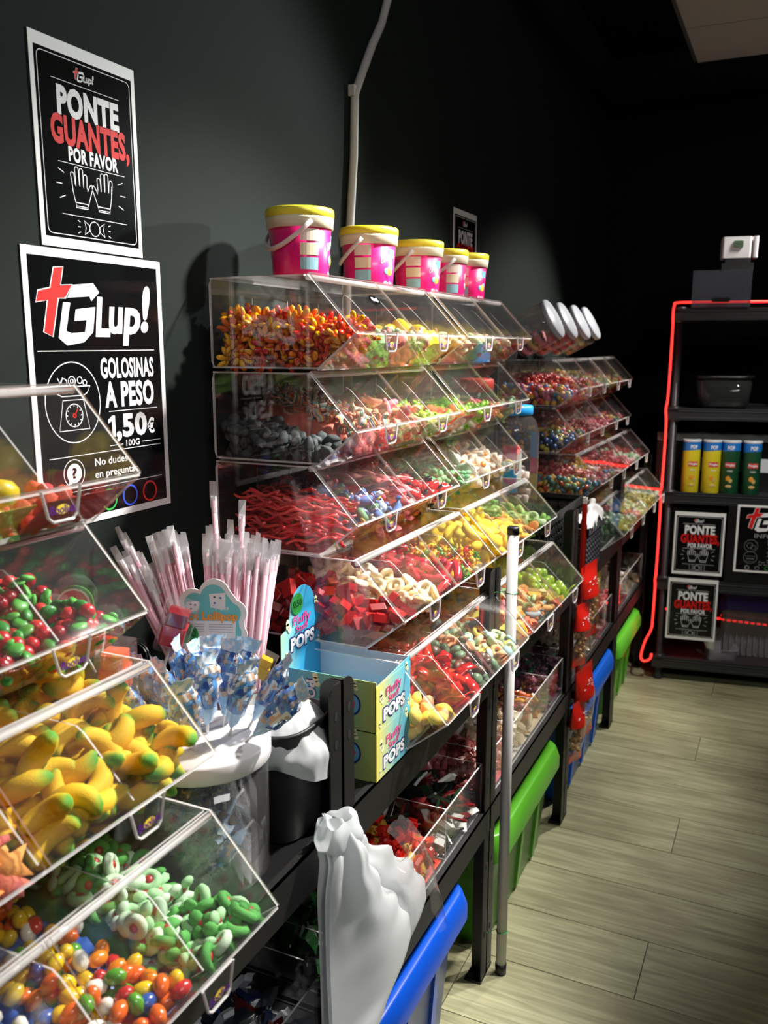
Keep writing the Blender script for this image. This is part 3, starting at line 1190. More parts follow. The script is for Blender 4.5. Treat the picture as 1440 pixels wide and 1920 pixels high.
kind('egg', 'fried_egg_gummy', 'white fried egg gummies with orange yolks', 'gummy candy', [c_egg()], [cy('egg_white', ['#f3e4cc', '#f0dcc0', '#f6ead8'], .5), cy('yolk', ['#f09a30', '#ee8f28'], .25)], .020, .009, .55)
kind('brick', 'strawberry_brick', 'translucent red strawberry bricks', 'gummy candy', [c_brick()], [cy('brick', ['#a21014', '#8a0c10', '#b41816'], .2, coat=.5, sss=.1)], .018, .015, .9, False)
kind('creamring', 'cream_ring_gummy', 'cream coloured ring gummies', 'gummy candy', [c_ring(.013, .006)], [cy('creamring', ['#f1dfb0', '#f4e6c8', '#efd89c'], .45)], .017, .011, .6)
kind('sausage', 'red_sausage_gummy', 'shiny dark red sausage gummies', 'gummy candy', [c_sausage()], [cy('sausage', ['#c2263a', '#b01c30', '#d03844'], .15, coat=1, sss=.1)], .018, .0165, .35, half=0.028)
kind('bear', 'bear_gummy', 'golden, green and red bear gummies', 'gummy candy', [c_bear()], [cy('bear', ['#e6b81a', '#d8a414', '#c8341f', '#4e8a2e', '#efcf40', '#d2661e'], .15, coat=.9, sss=.2)], .014, .015, 1)
kind('yellow', 'lemon_puff', 'big plump yellow lemon gummies', 'gummy candy', [c_puff(.020), c_banana()], [cy('lemon', ['#f2d22c', '#f6dc48', '#eec81f'], sugar=True)], .020, .018, .9)
kind('disc', 'peach_disc', 'orange and yellow gummy discs', 'gummy candy', [MB().ball((0, 0, 0), (.018, .018, .004), 12, 5)], [cy('peachdisc', ['#f2a24a', '#f4b44c', '#f3cf3e', '#f6d95c'], sugar=True)], .018, .0085, .5)
kind('greenring', 'apple_ring', 'pale green apple ring gummies', 'gummy candy', [c_ring(.014, .0055), c_slice()], [cy('applering', ['#8fc455', '#b6dc86', '#7eb848', '#cfe6ae'], sugar=True)], .018, .010, .6)
kind('peach', 'peach_heart', 'yellow and peach sugared peach gummies', 'gummy candy', [c_puff(.018)], [cy('peachheart', ['#f4c84a', '#f5b86a', '#f2a070', '#f7d860'], sugar=True)], .018, .016, .8)
kind('redstrip', 'red_jelly_strip', 'translucent red jelly strips', 'gummy candy', [c_strip(), c_brick()], [cy('redstrip', ['#c41c18', '#d02a1c', '#ac1416', '#d83c22'], .2, coat=.6, sss=.1)], .020, .009, .6, half=0.036)
kind('choco', 'chocolate_drop', 'dark chocolate drops with green sprinkles', 'chocolate', [c_puff(.014)], [cy('choco', ['#3a2218', '#4a2c1c', '#302018', '#5a3a24', '#5c7a58'], .5)], .013, .013, 1)
kind('pale', 'pastel_sour_drop', 'pastel green, blue and yellow sour drops', 'gummy candy', [c_puff(.013), c_ring(.010, .005)], [cy('pale', ['#b8cda0', '#a9c2b8', '#efc958', '#f0b07a', '#c9d8a8', '#90aeb0'], sugar=True)], .013, .012, 1)
kind('sourmix', 'sour_worm', 'green, pink and orange sour worm pieces', 'gummy candy', [c_stick(.036, .0055, .010), c_dolphin()], [cy('sourmix', ['#c4763c', '#8fb070', '#d9787a', '#8aa0a4', '#e0a05a', '#b0c88c'], sugar=True)], .015, .011, .7)
kind('slice', 'fruit_slice_gummy', 'orange and lemon fruit slice gummies', 'gummy candy', [c_slice()], [cy('slice', ['#f09a3c', '#f0c040', '#e8653c', '#f4d890', '#d8c850'], sugar=True)], .017, .011, .8, False)
kind('limeball', 'lime_ball', 'shiny lime green candy balls', 'candy ball', [c_ballc(.0145)], [cy('limeball', ['#a8cc2c', '#b8d63c', '#98c024'], .2, coat=.8)], .0145, .022, 1)
kind('redcube', 'red_berry_gummy', 'small red sugared berry gummies', 'gummy candy', [c_chunk(.012, .011, .010, .003)], [cy('redcube', ['#d8402c', '#c83028', '#e25a38'], sugar=True)], .012, .014, 1)
kind('frogrg', 'watermelon_slice_gummy', 'sugared green and pink melon gummies', 'gummy candy', [c_frog(), c_puff(.016)], [cy('melon', ['#7db884', '#d9787c', '#9ccc9c', '#c85c64', '#86c08a'], sugar=True), cy('melon2', ['#e8a0a0', '#a8d0a0'], sugar=True)], .017, .014, .8)
kind('pastelpink', 'pastel_shell_gummy', 'pastel pink and green sugared shell gummies', 'gummy candy', [c_dolphin(), c_puff(.015)], [cy('pastel', ['#e0a098', '#d98080', '#a8c8a0', '#ead0b0', '#c8dca0'], sugar=True)], .016, .012, .8)
kind('peachmix', 'marshmallow_gummy', 'soft peach and cream foam gummies', 'gummy candy', [c_puff(.016), c_slice()], [cy('peachmix', ['#efc09a', '#f0d4b4', '#e8a890', '#f2e2c4', '#bcd0a4'], sugar=True)], .016, .013, .8)
kind('mango', 'mango_gummy', 'large bright yellow mango gummies', 'gummy candy', [c_puff(.024)], [cy('mango', ['#f3d015', '#f6dc2c'], .4)], .022, .020, .8)
kind('wred', 'wrapped_red_sweet', 'red and gold foil wrapped sweets', 'wrapped candy', [c_wrapped(), c_bar()], [cy('wrap_red', ['#d8301f', '#c42018', '#e04428', '#b8181a', '#c89a3c'], .22, coat=.6)], .018, .015, 1, False)
kind('wgreen', 'wrapped_green_bar', 'green and silver foil wrapped chocolates', 'wrapped candy', [c_bar(), c_wrapped()], [cy('wrap_green', ['#2f6a34', '#4a8a48', '#c8d0c8', '#24552c', '#a83a34'], .22, coat=.6)], .022, .013, .9, False)
kind('wdark', 'wrapped_dark_stick', 'dark green and black wrapped sticks', 'wrapped candy', [c_bar(), c_stick(.07, .004, .004)], [cy('wrap_dark', ['#18221a', '#1f3a26', '#101414', '#7a1f24', '#e8e8e0'], .2, coat=.8)], .022, .011, .6, False)
kind('wpink', 'wrapped_pink_sweet', 'pink sugar sweets in clear wrappers', 'wrapped candy', [c_wrapped(.022, .008)], [cy('wrap_pink', ['#d87a7a', '#e09a92', '#c86468', '#e8c0b4'], .3, coat=.5)], .015, .012, 1, False)
kind('wcream', 'wrapped_cream_sweet', 'cream and silver wrapped sweets', 'wrapped candy', [c_wrapped(), c_bar()], [cy('wrap_cream', ['#e8dcc4', '#d8c4a4', '#f2ece0', '#c8b090'], .25, coat=.6)], .018, .014, 1, False)
kind('wmix', 'wrapped_toffee', 'amber and brown wrapped toffees', 'wrapped candy', [c_stick(.034, .006, .001), c_wrapped()], [cy('wrap_mix', ['#8a2a1c', '#d89a3c', '#e8d4b0', '#6a1c1c', '#c8602c'], .25, coat=.6)], .016, .013, 1, False)
kind('wpurple', 'wrapped_plum_sweet', 'plum purple wrapped sweets', 'wrapped candy', [c_wrapped()], [cy('wrap_purple', ['#5a3048', '#7a4a62', '#94607a', '#3a2434', '#2f5a44'], .22, coat=.8)], .017, .014, 1, False)
kind('wblue', 'wrapped_blue_bar', 'blue and silver wrapped snack bars', 'wrapped candy', [c_bar()], [cy('wrap_blue', ['#1c2a50', '#c8ccd4', '#202428', '#5a1c20', '#2c4a8a'], .2, coat=.8)], .022, .013, .9, False)
kind('wbrown', 'wrapped_cola_bar', 'dark brown and red wrapped bars', 'wrapped candy', [c_bar()], [cy('wrap_brown', ['#2c1814', '#5a2018', '#3a2a20', '#a0602c', '#181414'], .2, coat=.8)], .022, .013, .9, False)
cyl = c_ballc(.010)
for key, cols, d in (('xballs', ['#e8b23c', '#e07a9a', '#d8402c', '#f0c850', '#e896ac', '#4a86b8'], 'pink, yellow and blue candy balls'),
                     ('xrasp', ['#c8342c', '#d84a38', '#b82a2c'], 'red raspberry gummies'),
                     ('xpastel', ['#efcf60', '#7fb0a8', '#f0a048', '#d85a3c', '#a8c890', '#5a90b0'], 'pastel multicoloured candy balls'),
                     ('xmulti', ['#e8a838', '#d8503c', '#6a9a3c', '#f0d060', '#e88a9a', '#3a6a9a'], 'orange, green and yellow jelly drops'),
                     ('xpink', ['#e8909a', '#d8606c', '#f0b4b8', '#c83c48'], 'pink sugared gummies'),
                     ('xgreen', ['#a8d0a4', '#c8e0bc', '#8fc090', '#e4ecd8'], 'mint green gummies'),
                     ('xamber', ['#c8b84a', '#a89a3c', '#e0cc70', '#8a8a3c'], 'olive and yellow wrapped drops'),
                     ('xred', ['#c82a24', '#a81e20', '#e0503c'], 'shiny red gummies'),
                     ('xblue', ['#2c5a9a', '#d0c050', '#3a4a3c', '#e8a03c', '#54749a'], 'blue and yellow gummies')):
    KIND[key] = dict(name='far_candy_heap', desc=d, cat='candy', r=.0105, h=.014, flat=1, far=True, builders=[c_ballc(.0105), c_chunk(.013, .010, .009, .003)], mats=[cy(key, cols, .35, by='island', coat=.4)])

# ================================================================ HEAPS
GR = .004


def lid_z(x, zmax):
    if x < .2:
        return zmax
    if x < .29:
        return .157 - (x - .2) / .09 * .097 - .004
    return 0


def heap(key, ox, oy, oz, wy, wx, target, place, cap=46, nose=True, floor_z=.003, core=True, one_label=None, group=None):
    """fill one compartment: pieces dropped where the heap is lowest against the target surface"""
    K = KIND[key]
    r, h = K['r'], K['h']
    far = K.get('far')
    nx, ny = int(wx / GR), max(4, int(wy / GR))
    X = (np.arange(nx) + .5) * GR
    Y = (np.arange(ny) + .5) * GR
    T = np.array([[max(floor_z, target(x, y)) for y in Y] for x in X])
    fz = np.array([floor_z + (max(0, (x - .215) * .8) if nose else 0) for x in X])[:, None] * np.ones((1, ny))
    if core:
        H = np.maximum(fz, T - 1.9 * h)
        if nose:
            H[X > .165] = fz[X > .165]
        else:
            H[X > wx * .55] = fz[X > wx * .55]
    else:
        H = fz.copy()
    core_H = H.copy()
    placed = []
    it = 0
    while len(placed) < cap and it < cap * 3:
        it += 1
        hl = K.get('half')
        if hl and hl > .04:      # long pieces lie front to back
            cs = [(rng.uniform(hl, wx - hl - .016), rng.uniform(.024, wy - .024)) for _ in range(9)]
        else:
            q_ = hl or r
            cs = [(rng.uniform(q_ * .6, wx - q_ * .6), rng.uniform(min(q_ * .8, wy * .45), max(wy - q_ * .8, wy * .55))) for _ in range(9)]
        best, bd = None, -1
        for x, y in cs:
            i, j = min(nx - 1, int(x / GR)), min(ny - 1, int(y / GR))
            d = T[i, j] - H[i, j]
            if d > bd:
                best, bd = (x, y, i, j), d
        if bd < h * .22:
            if it > cap:
                break
            continue
        x, y, i, j = best
        k = max(1, int(r * .8 / GR))
        win = (slice(max(0, i - k), i + k + 1), slice(max(0, j - k), j + k + 1))
        z = float(H[win].mean()) * .55 + float(H[win].max()) * .45 + h * .5
        H[win] = np.maximum(H[win], z + h * .38)
        if nose and z > lid_z(x, .15) - h * .4:
            z = lid_z(x, .15) - h * .4
            if z < floor_z + (max(0, (x - .215) * .8)):
                continue
        f = K['flat']
        rot = Euler((random.gauss(0, .75 * f + .1), random.gauss(0, .75 * f + .1), random.uniform(0, 6.28)))
        if hl and hl > .04:
            rot = Euler((random.gauss(0, .12), random.gauss(.06, .05), random.choice((0, math.pi)) + random.gauss(0, .16)))
        placed.append((Vector((ox + x, oy + y, oz + z)), rot))
    lab = one_label or (K['desc'] + ' ' + place)
    grp = group or (K['desc'] + ' ' + place)
    if far:
        m = MB()
        for p, rot in placed:
            b = random.choice(K['builders'])
            mt = Matrix.Translation(p) @ rot.to_matrix().to_4x4()
            m.add([mt @ Vector(v) for v in b.v], b.f, 0)
        if placed:
            o = m.build(K['name'], K['mats'][0], None, True)
            tag(o, lab, K['cat'], None, 'stuff')
    else:
        for p, rot in placed:
            o = bpy.data.objects.new(K['name'], random.choice(K['data']))
            COL.objects.link(o)
            o.location = p
            o.rotation_euler = rot
            tag(o, one_label or (K['one'] + ' ' + place), K['cat'], grp)
    if core and placed:
        # the packed lower layers of the same sweets, out of reach under the top ones
        m = MB()
        st = 2
        xs, ys = list(range(0, nx, st)), list(range(0, ny, st))
        vs, fs = [], []
        for i in xs:
            for j in ys:
                b = core_H[i, j]
                vs.append((ox + X[i], oy + Y[j], oz + max(fz[i, j] + .0006, b - .003 + .010 * (noise.noise(Vector((i * .45, j * .45, ox * 50 + oy * 90)))))))
        n = len(vs)
        vs += [(ox + X[i], oy + Y[j], oz + fz[i, j] + .0003) for i in xs for j in ys]
        q = len(ys)
        for a in range(len(xs) - 1):
            for b in range(q - 1):
                k = a * q + b
                fs.append((k, k + q, k + q + 1, k + 1))
        for b in range(q - 1):
            fs.append((b, b + 1, n + b + 1, n + b))
            k = (len(xs) - 1) * q + b
            fs.append((k + 1, k, n + k, n + k + 1))
        for a in range(len(xs) - 1):
            k = a * q
            fs.append((k + q, k, n + k, n + k + q))
            k = a * q + q - 1
            fs.append((k, k + q, n + k + q, n + k))
        m.add(vs, fs)
        bm = K['mats'][0]
        if not far and CANDY_DEF.get(bm.name, (0, 0, 0, 0, 'X'))[4] is None:
            if 'bed_mats' not in K:
                K['bed_mats'] = []
                for q_ in K['mats']:
                    d_ = CANDY_DEF.get(q_.name)
                    K['bed_mats'].append(candy(q_.name + '_bed', d_[0], d_[1], 'island', d_[2], d_[3]) if d_ else q_)
            bm = K['bed_mats']
            cnt = int(min(70, nx * ny * GR * GR / (r * r * 2.4)))
            for _ in range(cnt):
                i, j = int(rng.integers(1, nx - 1)), int(rng.integers(1, ny - 1))
                if core_H[i, j] < fz[i, j] + h * .4:
                    continue
                mgn = max(r, K['half'] or 0)
                if not (mgn < Y[j] < wy - mgn or mgn * 2 > wy) or not mgn < X[i] < wx - mgn:
                    continue
                bi = random.choice(K['builders'])
                mt = Matrix.Translation((ox + X[i], oy + Y[j], oz + core_H[i, j] + h * .1)) @ Euler((random.gauss(0, .7 * K['flat']), random.gauss(0, .7 * K['flat']), random.choice((0, 3.14)) + random.gauss(0, .2) if K['half'] else random.uniform(0, 6.28))).to_matrix().to_4x4()
                m.add([mt @ Vector(v) for v in bi.v], bi.f, list(bi.m))
        o = m.build(K['name'] + '_bed', bm, None, True)
        tag(o, 'packed lower layers of ' + lab, K['cat'], None, 'stuff')
    return len(placed)


CW = BL / 4 - .008


def fill(stack, row, comps, place):
    bx_, by_, bz_ = BINS[stack, row]
    for i, c in enumerate(comps):
        if c is None:
            continue
        key, hb, hf = c[:3]
        hb, hf = min(.118, hb * 1.28), hf * 1.15
        cap = c[3] if len(c) > 3 else 44
        mound = c[4] if len(c) > 4 else 0
        yy = by_ + BL * i / 4 + .005
        phase = random.random() * 6

        def tg(x, y, hb=hb, hf=hf, mound=mound, ph=phase):
            t = min(1, max(0, x / .27))
            z = hb + (hf - hb) * t + .005 * math.sin(y * 50 + ph) + mound * math.exp(-((x - .12) / .06) ** 2)
            if x > .2:
                z = max(z, (x - .2) * .85 + .012)
            if x > .262:
                z = min(z, .055)
            return min(z, lid_z(x, .135))
        heap(key, bx_ + .005, yy, bz_, CW, .272, tg, place, int(cap * (1.9 if (stack in 'AC' and i == 0) else 1.25)), core=not (stack in 'AC' and i == 0))


# near stack (its right-hand compartments are the ones in view)
fill('N', 2, [None, ('peachmix', .05, .05, 34), ('mango', .05, .045, 30), ('redcube', .035, .03, 30)], 'in the top bin of the nearest stack')
fill('N', 3, [None, ('berry', .06, .05, 40), ('berry', .075, .06, 46), ('berry', .07, .05, 46)], 'in the second bin of the nearest stack')
fill('N', 4, [('star', .07, .06, 60), ('star', .09, .07, 75), ('banana', .10, .075, 66), ('banana', .09, .06, 64)], 'in the third bin of the nearest stack')
fill('N', 5, [('bean', .07, .06, 68), ('bean', .075, .06, 80), ('bean', .07, .055, 88), ('swirl', .075, .035, 120)], 'in the lowest bin of the nearest stack')
# tall stack, nearer half
fill('A', 1, [('flower', .062, .036, 100, .012), ('frogrg', .07, .055, 44), ('pastelpink', .06, .05, 40), ('mango', .055, .05, 26)], 'in the top row under the buckets')
fill('A', 2, [('licorice', .085, .04, 76), ('rainbow', .095, .045, 64), ('pinkstick', .085, .055, 60), ('limefrog', .075, .055, 44)], 'in the second row under the buckets')
fill('A', 3, [('lace', .085, .05, 130), ('bluegum', .085, .055, 46), ('belt', .08, .06, 50), ('ladybird', .085, .055, 40)], 'in the third row under the buckets')
fill('A', 4, [('brick', .10, .065, 60), ('creamring', .08, .055, 44), ('sausage', .085, .05, 46), ('bear', .09, .055, 60)], 'in the fourth row behind the POPS box')
fill('A', 5, [('peach', .06, .05, 44), ('redstrip', .09, .045, 70), ('choco', .08, .05, 60), ('pale', .085, .06, 66)], 'in the bottom row behind the POPS box')
# tall stack, farther half
fill('B', 1, [('peachmix', .06, .05, 40), ('pastelpink', .055, .05, 36), ('peachmix', .05, .05, 34), ('redcube', .05, .04, 34)], 'in the top row, farther bin under the buckets')
fill('B', 2, [('redcube', .075, .05, 46), ('limefrog', .05, .055, 36), ('pinkstick', .05, .05, 34), ('pastelpink', .04, .045, 30)], 'in the second row, farther bin under the buckets')
fill('B', 3, [('clover', .085, .05, 54), ('egg', .10, .055, 56), ('egg', .09, .06, 50), ('pale', .05, .05, 36)], 'in the third row, farther bin under the buckets')
fill('B', 4, [('yellow', .095, .055, 46), ('yellow', .085, .06, 40), ('disc', .085, .055, 48), ('greenring', .09, .055, 46)], 'in the fourth row left of the white pole')
fill('B', 5, [('slice', .07, .055, 50), ('sourmix', .075, .055, 56), ('slice', .06, .05, 46), ('limeball', .085, .045, 44)], 'in the bottom row beside the white pole')
# far stack: pieces of a few pixels each
FAR = {('C', 2): ['xballs', 'xrasp', 'xmulti', 'xpink'], ('D', 2): ['xgreen', 'xamber', 'xrasp', 'xpastel'], ('C', 3): ['xblue', 'xmulti', 'xred', 'xpink'], ('D', 3): ['xpink', 'xred', 'xmulti', 'xrasp'],
       ('C', 4): ['xpastel', 'xpink', 'xpastel', 'xred'], ('D', 4): ['xred', 'xpink', 'xgreen', 'xred'], ('C', 5): [None, None, 'xgreen', 'xpink'], ('D', 5): ['xgreen', 'xamber', 'xamber', 'xgreen']}
for (s, r_), ks in FAR.items():
    rn = {2: 'top', 3: 'second', 4: 'third', 5: 'bottom'}[r_]
    nth = ('first', 'second', 'third', 'fourth')
    for i, k in enumerate(ks):
        if k is None:
            continue
        comps = [None] * 4
        comps[i] = (k, .075 if (i + r_) % 2 else .06, .05, 110)
        fill(s, r_, comps, f'in the {rn} far bin, {nth[i]} section of the {"nearer" if s == "C" else "farther"} half')

# ================================================================ PINK BUCKETS
mag = P('bucket_magenta', (226, 24, 118), .35, coat=.3)
lidy = P('bucket_lid_yellow', (240, 226, 60), .4)
milky = P('bucket_rim', (232, 226, 200), .4, sss=.2)
milkyh = clear('bucket_handle', (.8, .8, .8), .6, (.9, .85, .85))
sw = [P('swatch_pale', (226, 214, 200), .5), P('swatch_cream', (224, 218, 186), .5), P('swatch_blue', (138, 192, 206), .5)]
sky = P('print_sky', (110, 190, 230), .4)


def curved(m, r, z0, z1, a0, a1, mi, n=6, dr=.0006):
    vs, fs = [], []
    for i in range(n + 1):
        a = R(a0 + (a1 - a0) * i / n)
        vs += [((r(z0) + dr) * math.cos(a), (r(z0) + dr) * math.sin(a), z0), ((r(z1) + dr) * math.cos(a), (r(z1) + dr) * math.sin(a), z1)]
    for i in range(n):
        fs.append((2 * i, 2 * i + 2, 2 * i + 3, 2 * i + 1))
    m.add(vs, fs, mi)


def wrap_text(m, s, r, z0, h, a0, a1, mi, tilt=0.0, bold=.02, dr=.0008):
    """lettering bent round a cylinder/cone between two angles (degrees)"""
    me = text(s, h, bold)
    xs = [v.co.x for v in me.vertices]
    x0, x1 = min(xs), max(xs)
    vs = []
    for v in me.vertices:
        t = (v.co.x - x0) / (x1 - x0)
        a = R(a0 + (a1 - a0) * t)
        z = z0 + v.co.y + tilt * t
        vs.append(((r(z) + dr) * math.cos(a), (r(z) + dr) * math.sin(a), z))
    m.add(vs, [tuple(p.vertices) for p in me.polygons], mi)


def make_bucket():
    root = empty('candy_bucket')

    def rr(z):
        return .0545 + .0085 * z / .112
    MB().lathe([(0, 0), (.0535, 0), (.0545, .002), (.063, .112), (.0, .112)], 36).build('body', mag, root, True)
    MB().lathe([(.0615, .093), (.0655, .093), (.066, .106), (.0672, .108), (.0672, .113), (.064, .114), (.0, .114)], 36).build('rim', milky, root, True)
    MB().lathe([(.0, .113), (.0655, .113), (.0678, .114), (.0678, .127), (.0655, .1300), (.0635, .1305), (.062, .1275), (.0, .1275)], 36).build('lid', lidy, root, True)
    m = MB()
    for i, (z0, z1) in enumerate(((.068, .090), (.042, .064), (.016, .038))):
        curved(m, rr, z0, z1, -62, -25, i)
    m.build('printed_swatches', sw, root)
    m = MB()
    wrap_text(m, 'NEW FASHION', rr, .062, .004, -2, 20, 0, .006)
    wrap_text(m, 'CANDY', rr, .051, .010, -2, 22, 0, .009)
    curved(m, rr, .064, .082, 18, 38, 1)
    for a, z, s_, mi in ((14, .036, .007, 1), (24, .036, .010, 2), (32, .044, .006, 1), (19, .026, .005, 3)):
        q = R(a)
        m.ball((rr(z) * math.cos(q), rr(z) * math.sin(q), z), (s_ * .25, s_, s_), 8, 5, mi, (0, 0, q))
    wrap_text(m, '40 x 5 g', rr, .008, .007, 6, 34, 0)
    m.build('print', [M['print_white'], sky, lidy, mag], root)
    hp = []
    for i in range(13):
        t = math.pi * i / 12
        hp.append((.069 * math.cos(t) * .34 + .02, -.069 * math.cos(t), .104 - .046 * math.sin(t) + .0))
    # handle folded down against the side, both ends on the rim ears
    hp = [(.0675 * math.cos(R(-42 - 150 * i / 12)), .0675 * math.sin(R(-42 - 150 * i / 12)), .104 - .05 * math.sin(math.pi * i / 12)) for i in range(13)]
    MB().tube(hp, .0032, 6, flat=1.6).build('handle', milkyh, root, True)
    return root


bk = make_bucket()
for i, (x, y, rz, lab) in enumerate(((.135, 1.428, 2, 'nearest and largest-looking pink bucket with yellow lid on the top bins'), (.135, 1.712, -34, 'second pink candy bucket with yellow lid, beside the white cable duct'),
                                     (.135, 1.975, -34, 'third pink candy bucket with yellow lid in the row on the top bins'), (.125, 2.175, 0, 'fourth pink bucket in the row, pale swatches turned to the aisle'),
                                     (.14, 2.295, -36, 'farthest pink candy bucket with yellow lid, below the small notice'))):
    o = bk if i == 0 else copy_tree(bk)
    o.location, o.rotation_euler = (x, y, 1.6215), (0, 0, R(rz))
    o.scale = (.93, .93, .95)
    tag(o, lab, 'bucket', 'pink candy buckets')

# ================================================================ POWDER STRAWS
pinkw = P('straw_pink', (240, 196, 208), .4)
pinkd = P('straw_pink_deep', (230, 172, 188), .4)
er, ef = Vector((.904, .427, 0)), Vector((-.427, .904, 0))
base = Vector((.187, 1.08, .815))
holder = empty('straw_holder', (base.x, base.y, .7985))
MB().lathe([(.0, .0), (.040, .0), (.042, .004), (.046, .11), (.0445, .112), (.040, .008), (.0, .006)], 20).build('cup', clear('holder_clear', (.85, .87, .88), .12), holder, True)
MB().lathe([(.046, .095), (.0475, .097), (.0475, .110), (.0455, .112)], 20).build('rim', M['acrylic_edge'], holder, True)
tag(holder, 'clear plastic cup holding the fan of pink candy straws', 'cup')


def make_straw(mat, L):
    root = empty('candy_straw')
    MB().tube([(0, 0, 0), (0, 0, L)], .0046, 8).build('tube', mat, root, True)
    m = MB()
    m.add([(-.006, 0, L - .012), (.006, 0, L - .012), (.0060, .001, L + .008), (.0052, -.001, L + .030), (-.0058, .0015, L + .030), (-.0060, -.001, L + .008)], [(0, 1, 2, 5), (5, 2, 3, 4)])
    m.tube([(0, 0, L - .02), (0, 0, L + .006)], [.0049, .0046], 8, cap=False)
    m.build('wrapper_tip', M['tip'], root)
    return root


M['tip'] = clear('straw_wrapper', (.9, .9, .92), .55, (.95, .94, .96), 1, .15)
STR = []
for i in range(20):
    q = i / 19
    STR.append((random.uniform(-.008, .014), -.165 + .085 * q, .315 - .075 * q + random.uniform(-.02, .02), 'leaning left in the straw fan'))
for i in range(16):
    q = i / 15
    STR.append((random.uniform(-.018, .002), -.104 + .046 * q, .325 + random.uniform(-.012, .008), 'upright in the middle of the straw fan'))
for i in range(34):
    q = i / 33
    STR.append((-.018 + .046 * q + random.uniform(-.004, .004), -.024 + .112 * q, .322 - .012 * q + random.uniform(-.016, .010), 'leaning right in the straw fan'))
for ub, ut, zt in ((.0, -.010, .405), (.010, .034, .370), (.004, .016, .345)):
    STR.append((ub, ut, zt, 'standing taller in the straw fan'))
protos = {}
waist = Vector((.187, 1.08, .891))
for k, (ub, ut, zt, where) in enumerate(STR):
    dep = random.uniform(-.016, .016)
    p = waist + er * ub + ef * dep * .6 + Vector((0, 0, -.075))
    tip = waist + er * ut + ef * (dep * 1.3) + Vector((0, 0, zt))
    L = round((tip - p).length - .026, 2)
    key = (k % 2, L)
    if key not in protos:
        s_ = make_straw((pinkw, pinkd)[k % 2], L)
        protos[key] = s_
    else:
        s_ = copy_tree(protos[key])
    s_.location = p
    dz = (tip - p).normalized()
    ax = (er + ef * random.gauss(0, .35))
    ax = (ax - dz * ax.dot(dz)).normalized()
    s_.rotation_euler = Matrix((ax, dz.cross(ax), dz)).transposed().to_euler()
    tag(s_, 'pale pink powder straw with clear wrapper tip ' + where, 'candy straw', 'pink straws ' + where)

# ================================================================ LOLLIPOP TUB AND ITS LOLLIPOPS
TX, TY = .300, .872
tub = empty('lollipop_tub', (TX, TY, .7985))
MB().lathe([(0, 0), (.082, 0), (.085, .004), (.086, .165), (.084, .165), (.083, .006), (0, .004)], 36).build('body', M['pet'], tub, True)
MB().lathe([(.0, .164), (.089, .164), (.0905, .166), (.0905, .186), (.088, .189), (0, .189)], 36).build('lid', P('tub_lid', (226, 220, 222), .4), tub, True)
tag(tub, 'clear round tub of blue lollipops with a white lid stuck with more', 'tub')
silv = cy('wrapper_blue', ['#9cc3e0', '#c7d6e6', '#5e8fc8', '#e6ebf2'], .2, by='island', coat=.6)
dwf = cy('wrapper_print', ['#5b84c4', '#eef0f2', '#9cc8e6', '#dcbca6', '#3f62ac', '#c4dcf0'], .3, by='island', coat=.5)
lolb = P('lolly_blue', (46, 150, 205), .2, coat=.6)
lolw = P('lolly_white', (236, 236, 236), .35)
stickm = P('lolly_stick', (238, 238, 234), .5)


def make_lolly(s=1.0, body=lolb, printm=dwf, top=lolw):
    """stick, two-tone candy and a printed crimped wrapper around it; base of the stick at the origin"""
    root = empty('lollipop')
    MB().tube([(0, 0, 0), (0, 0, .062 * s)], .0019, 6).build('stick', stickm, root, True)
    MB().ball((0, 0, .074 * s), (.011 * s, .009 * s, .017 * s), 9, 7).ball((0, 0, .094 * s), (.008 * s, .007 * s, .010 * s), 8, 6, 1).build('candy', [body, top], root, True)
    m = MB()
    n, rows0 = 26, [(.018, .003, .003), (.030, .009, .007), (.044, .014, .010), (.058, .018, .012), (.073, .020, .0125), (.081, .0205, .0125), (.089, .0195, .012), (.096, .0175, .010), (.102, .015, .006), (.106, .0145, .002), (.113, .0165, .0012), (.120, .0185, .0012)]
    rows = []
    for r0, r1 in zip(rows0, rows0[1:]):
        rows += [r0, tuple((p_ + q_) / 2 for p_, q_ in zip(r0, r1))]
    rows.append(rows0[-1])
    vs, fs, ms = [], [], []
    for z, a, b in rows:
        for j in range(n):
            q = 2 * math.pi * j / n
            vs.append((a * s * math.cos(q), b * s * math.sin(q), z * s))
    for i in range(len(rows) - 1):
        for j in range(n):
            fs.append((i * n + j, i * n + (j + 1) % n, (i + 1) * n + (j + 1) % n, (i + 1) * n + j))
            q = 2 * math.pi * (j + .5) / n
            v = noise.noise(Vector((2.0 * math.cos(q) + 5 * s, 2.0 * math.sin(q), i * .38)))
            g = noise.noise(Vector((2.6 * math.cos(q), 2.6 * math.sin(q) + 9 * s, i * .5 + 20)))
            if i > 16:
                ms.append(4 if g > 0 else 3)
            elif i < 4:
                ms.append(4)
            elif v > .12:
                ms.append(1 if g > .05 else 2)
            elif v < -.22:
                ms.append(3 if g > 0 else 5)
            else:
                ms.append(0)
    m.add(vs, fs, ms).noise(.0035 * s, 120, random.random() * 30)
    m.build('wrapper', [M['foil_blue']] + PRN, root, True)
    return root


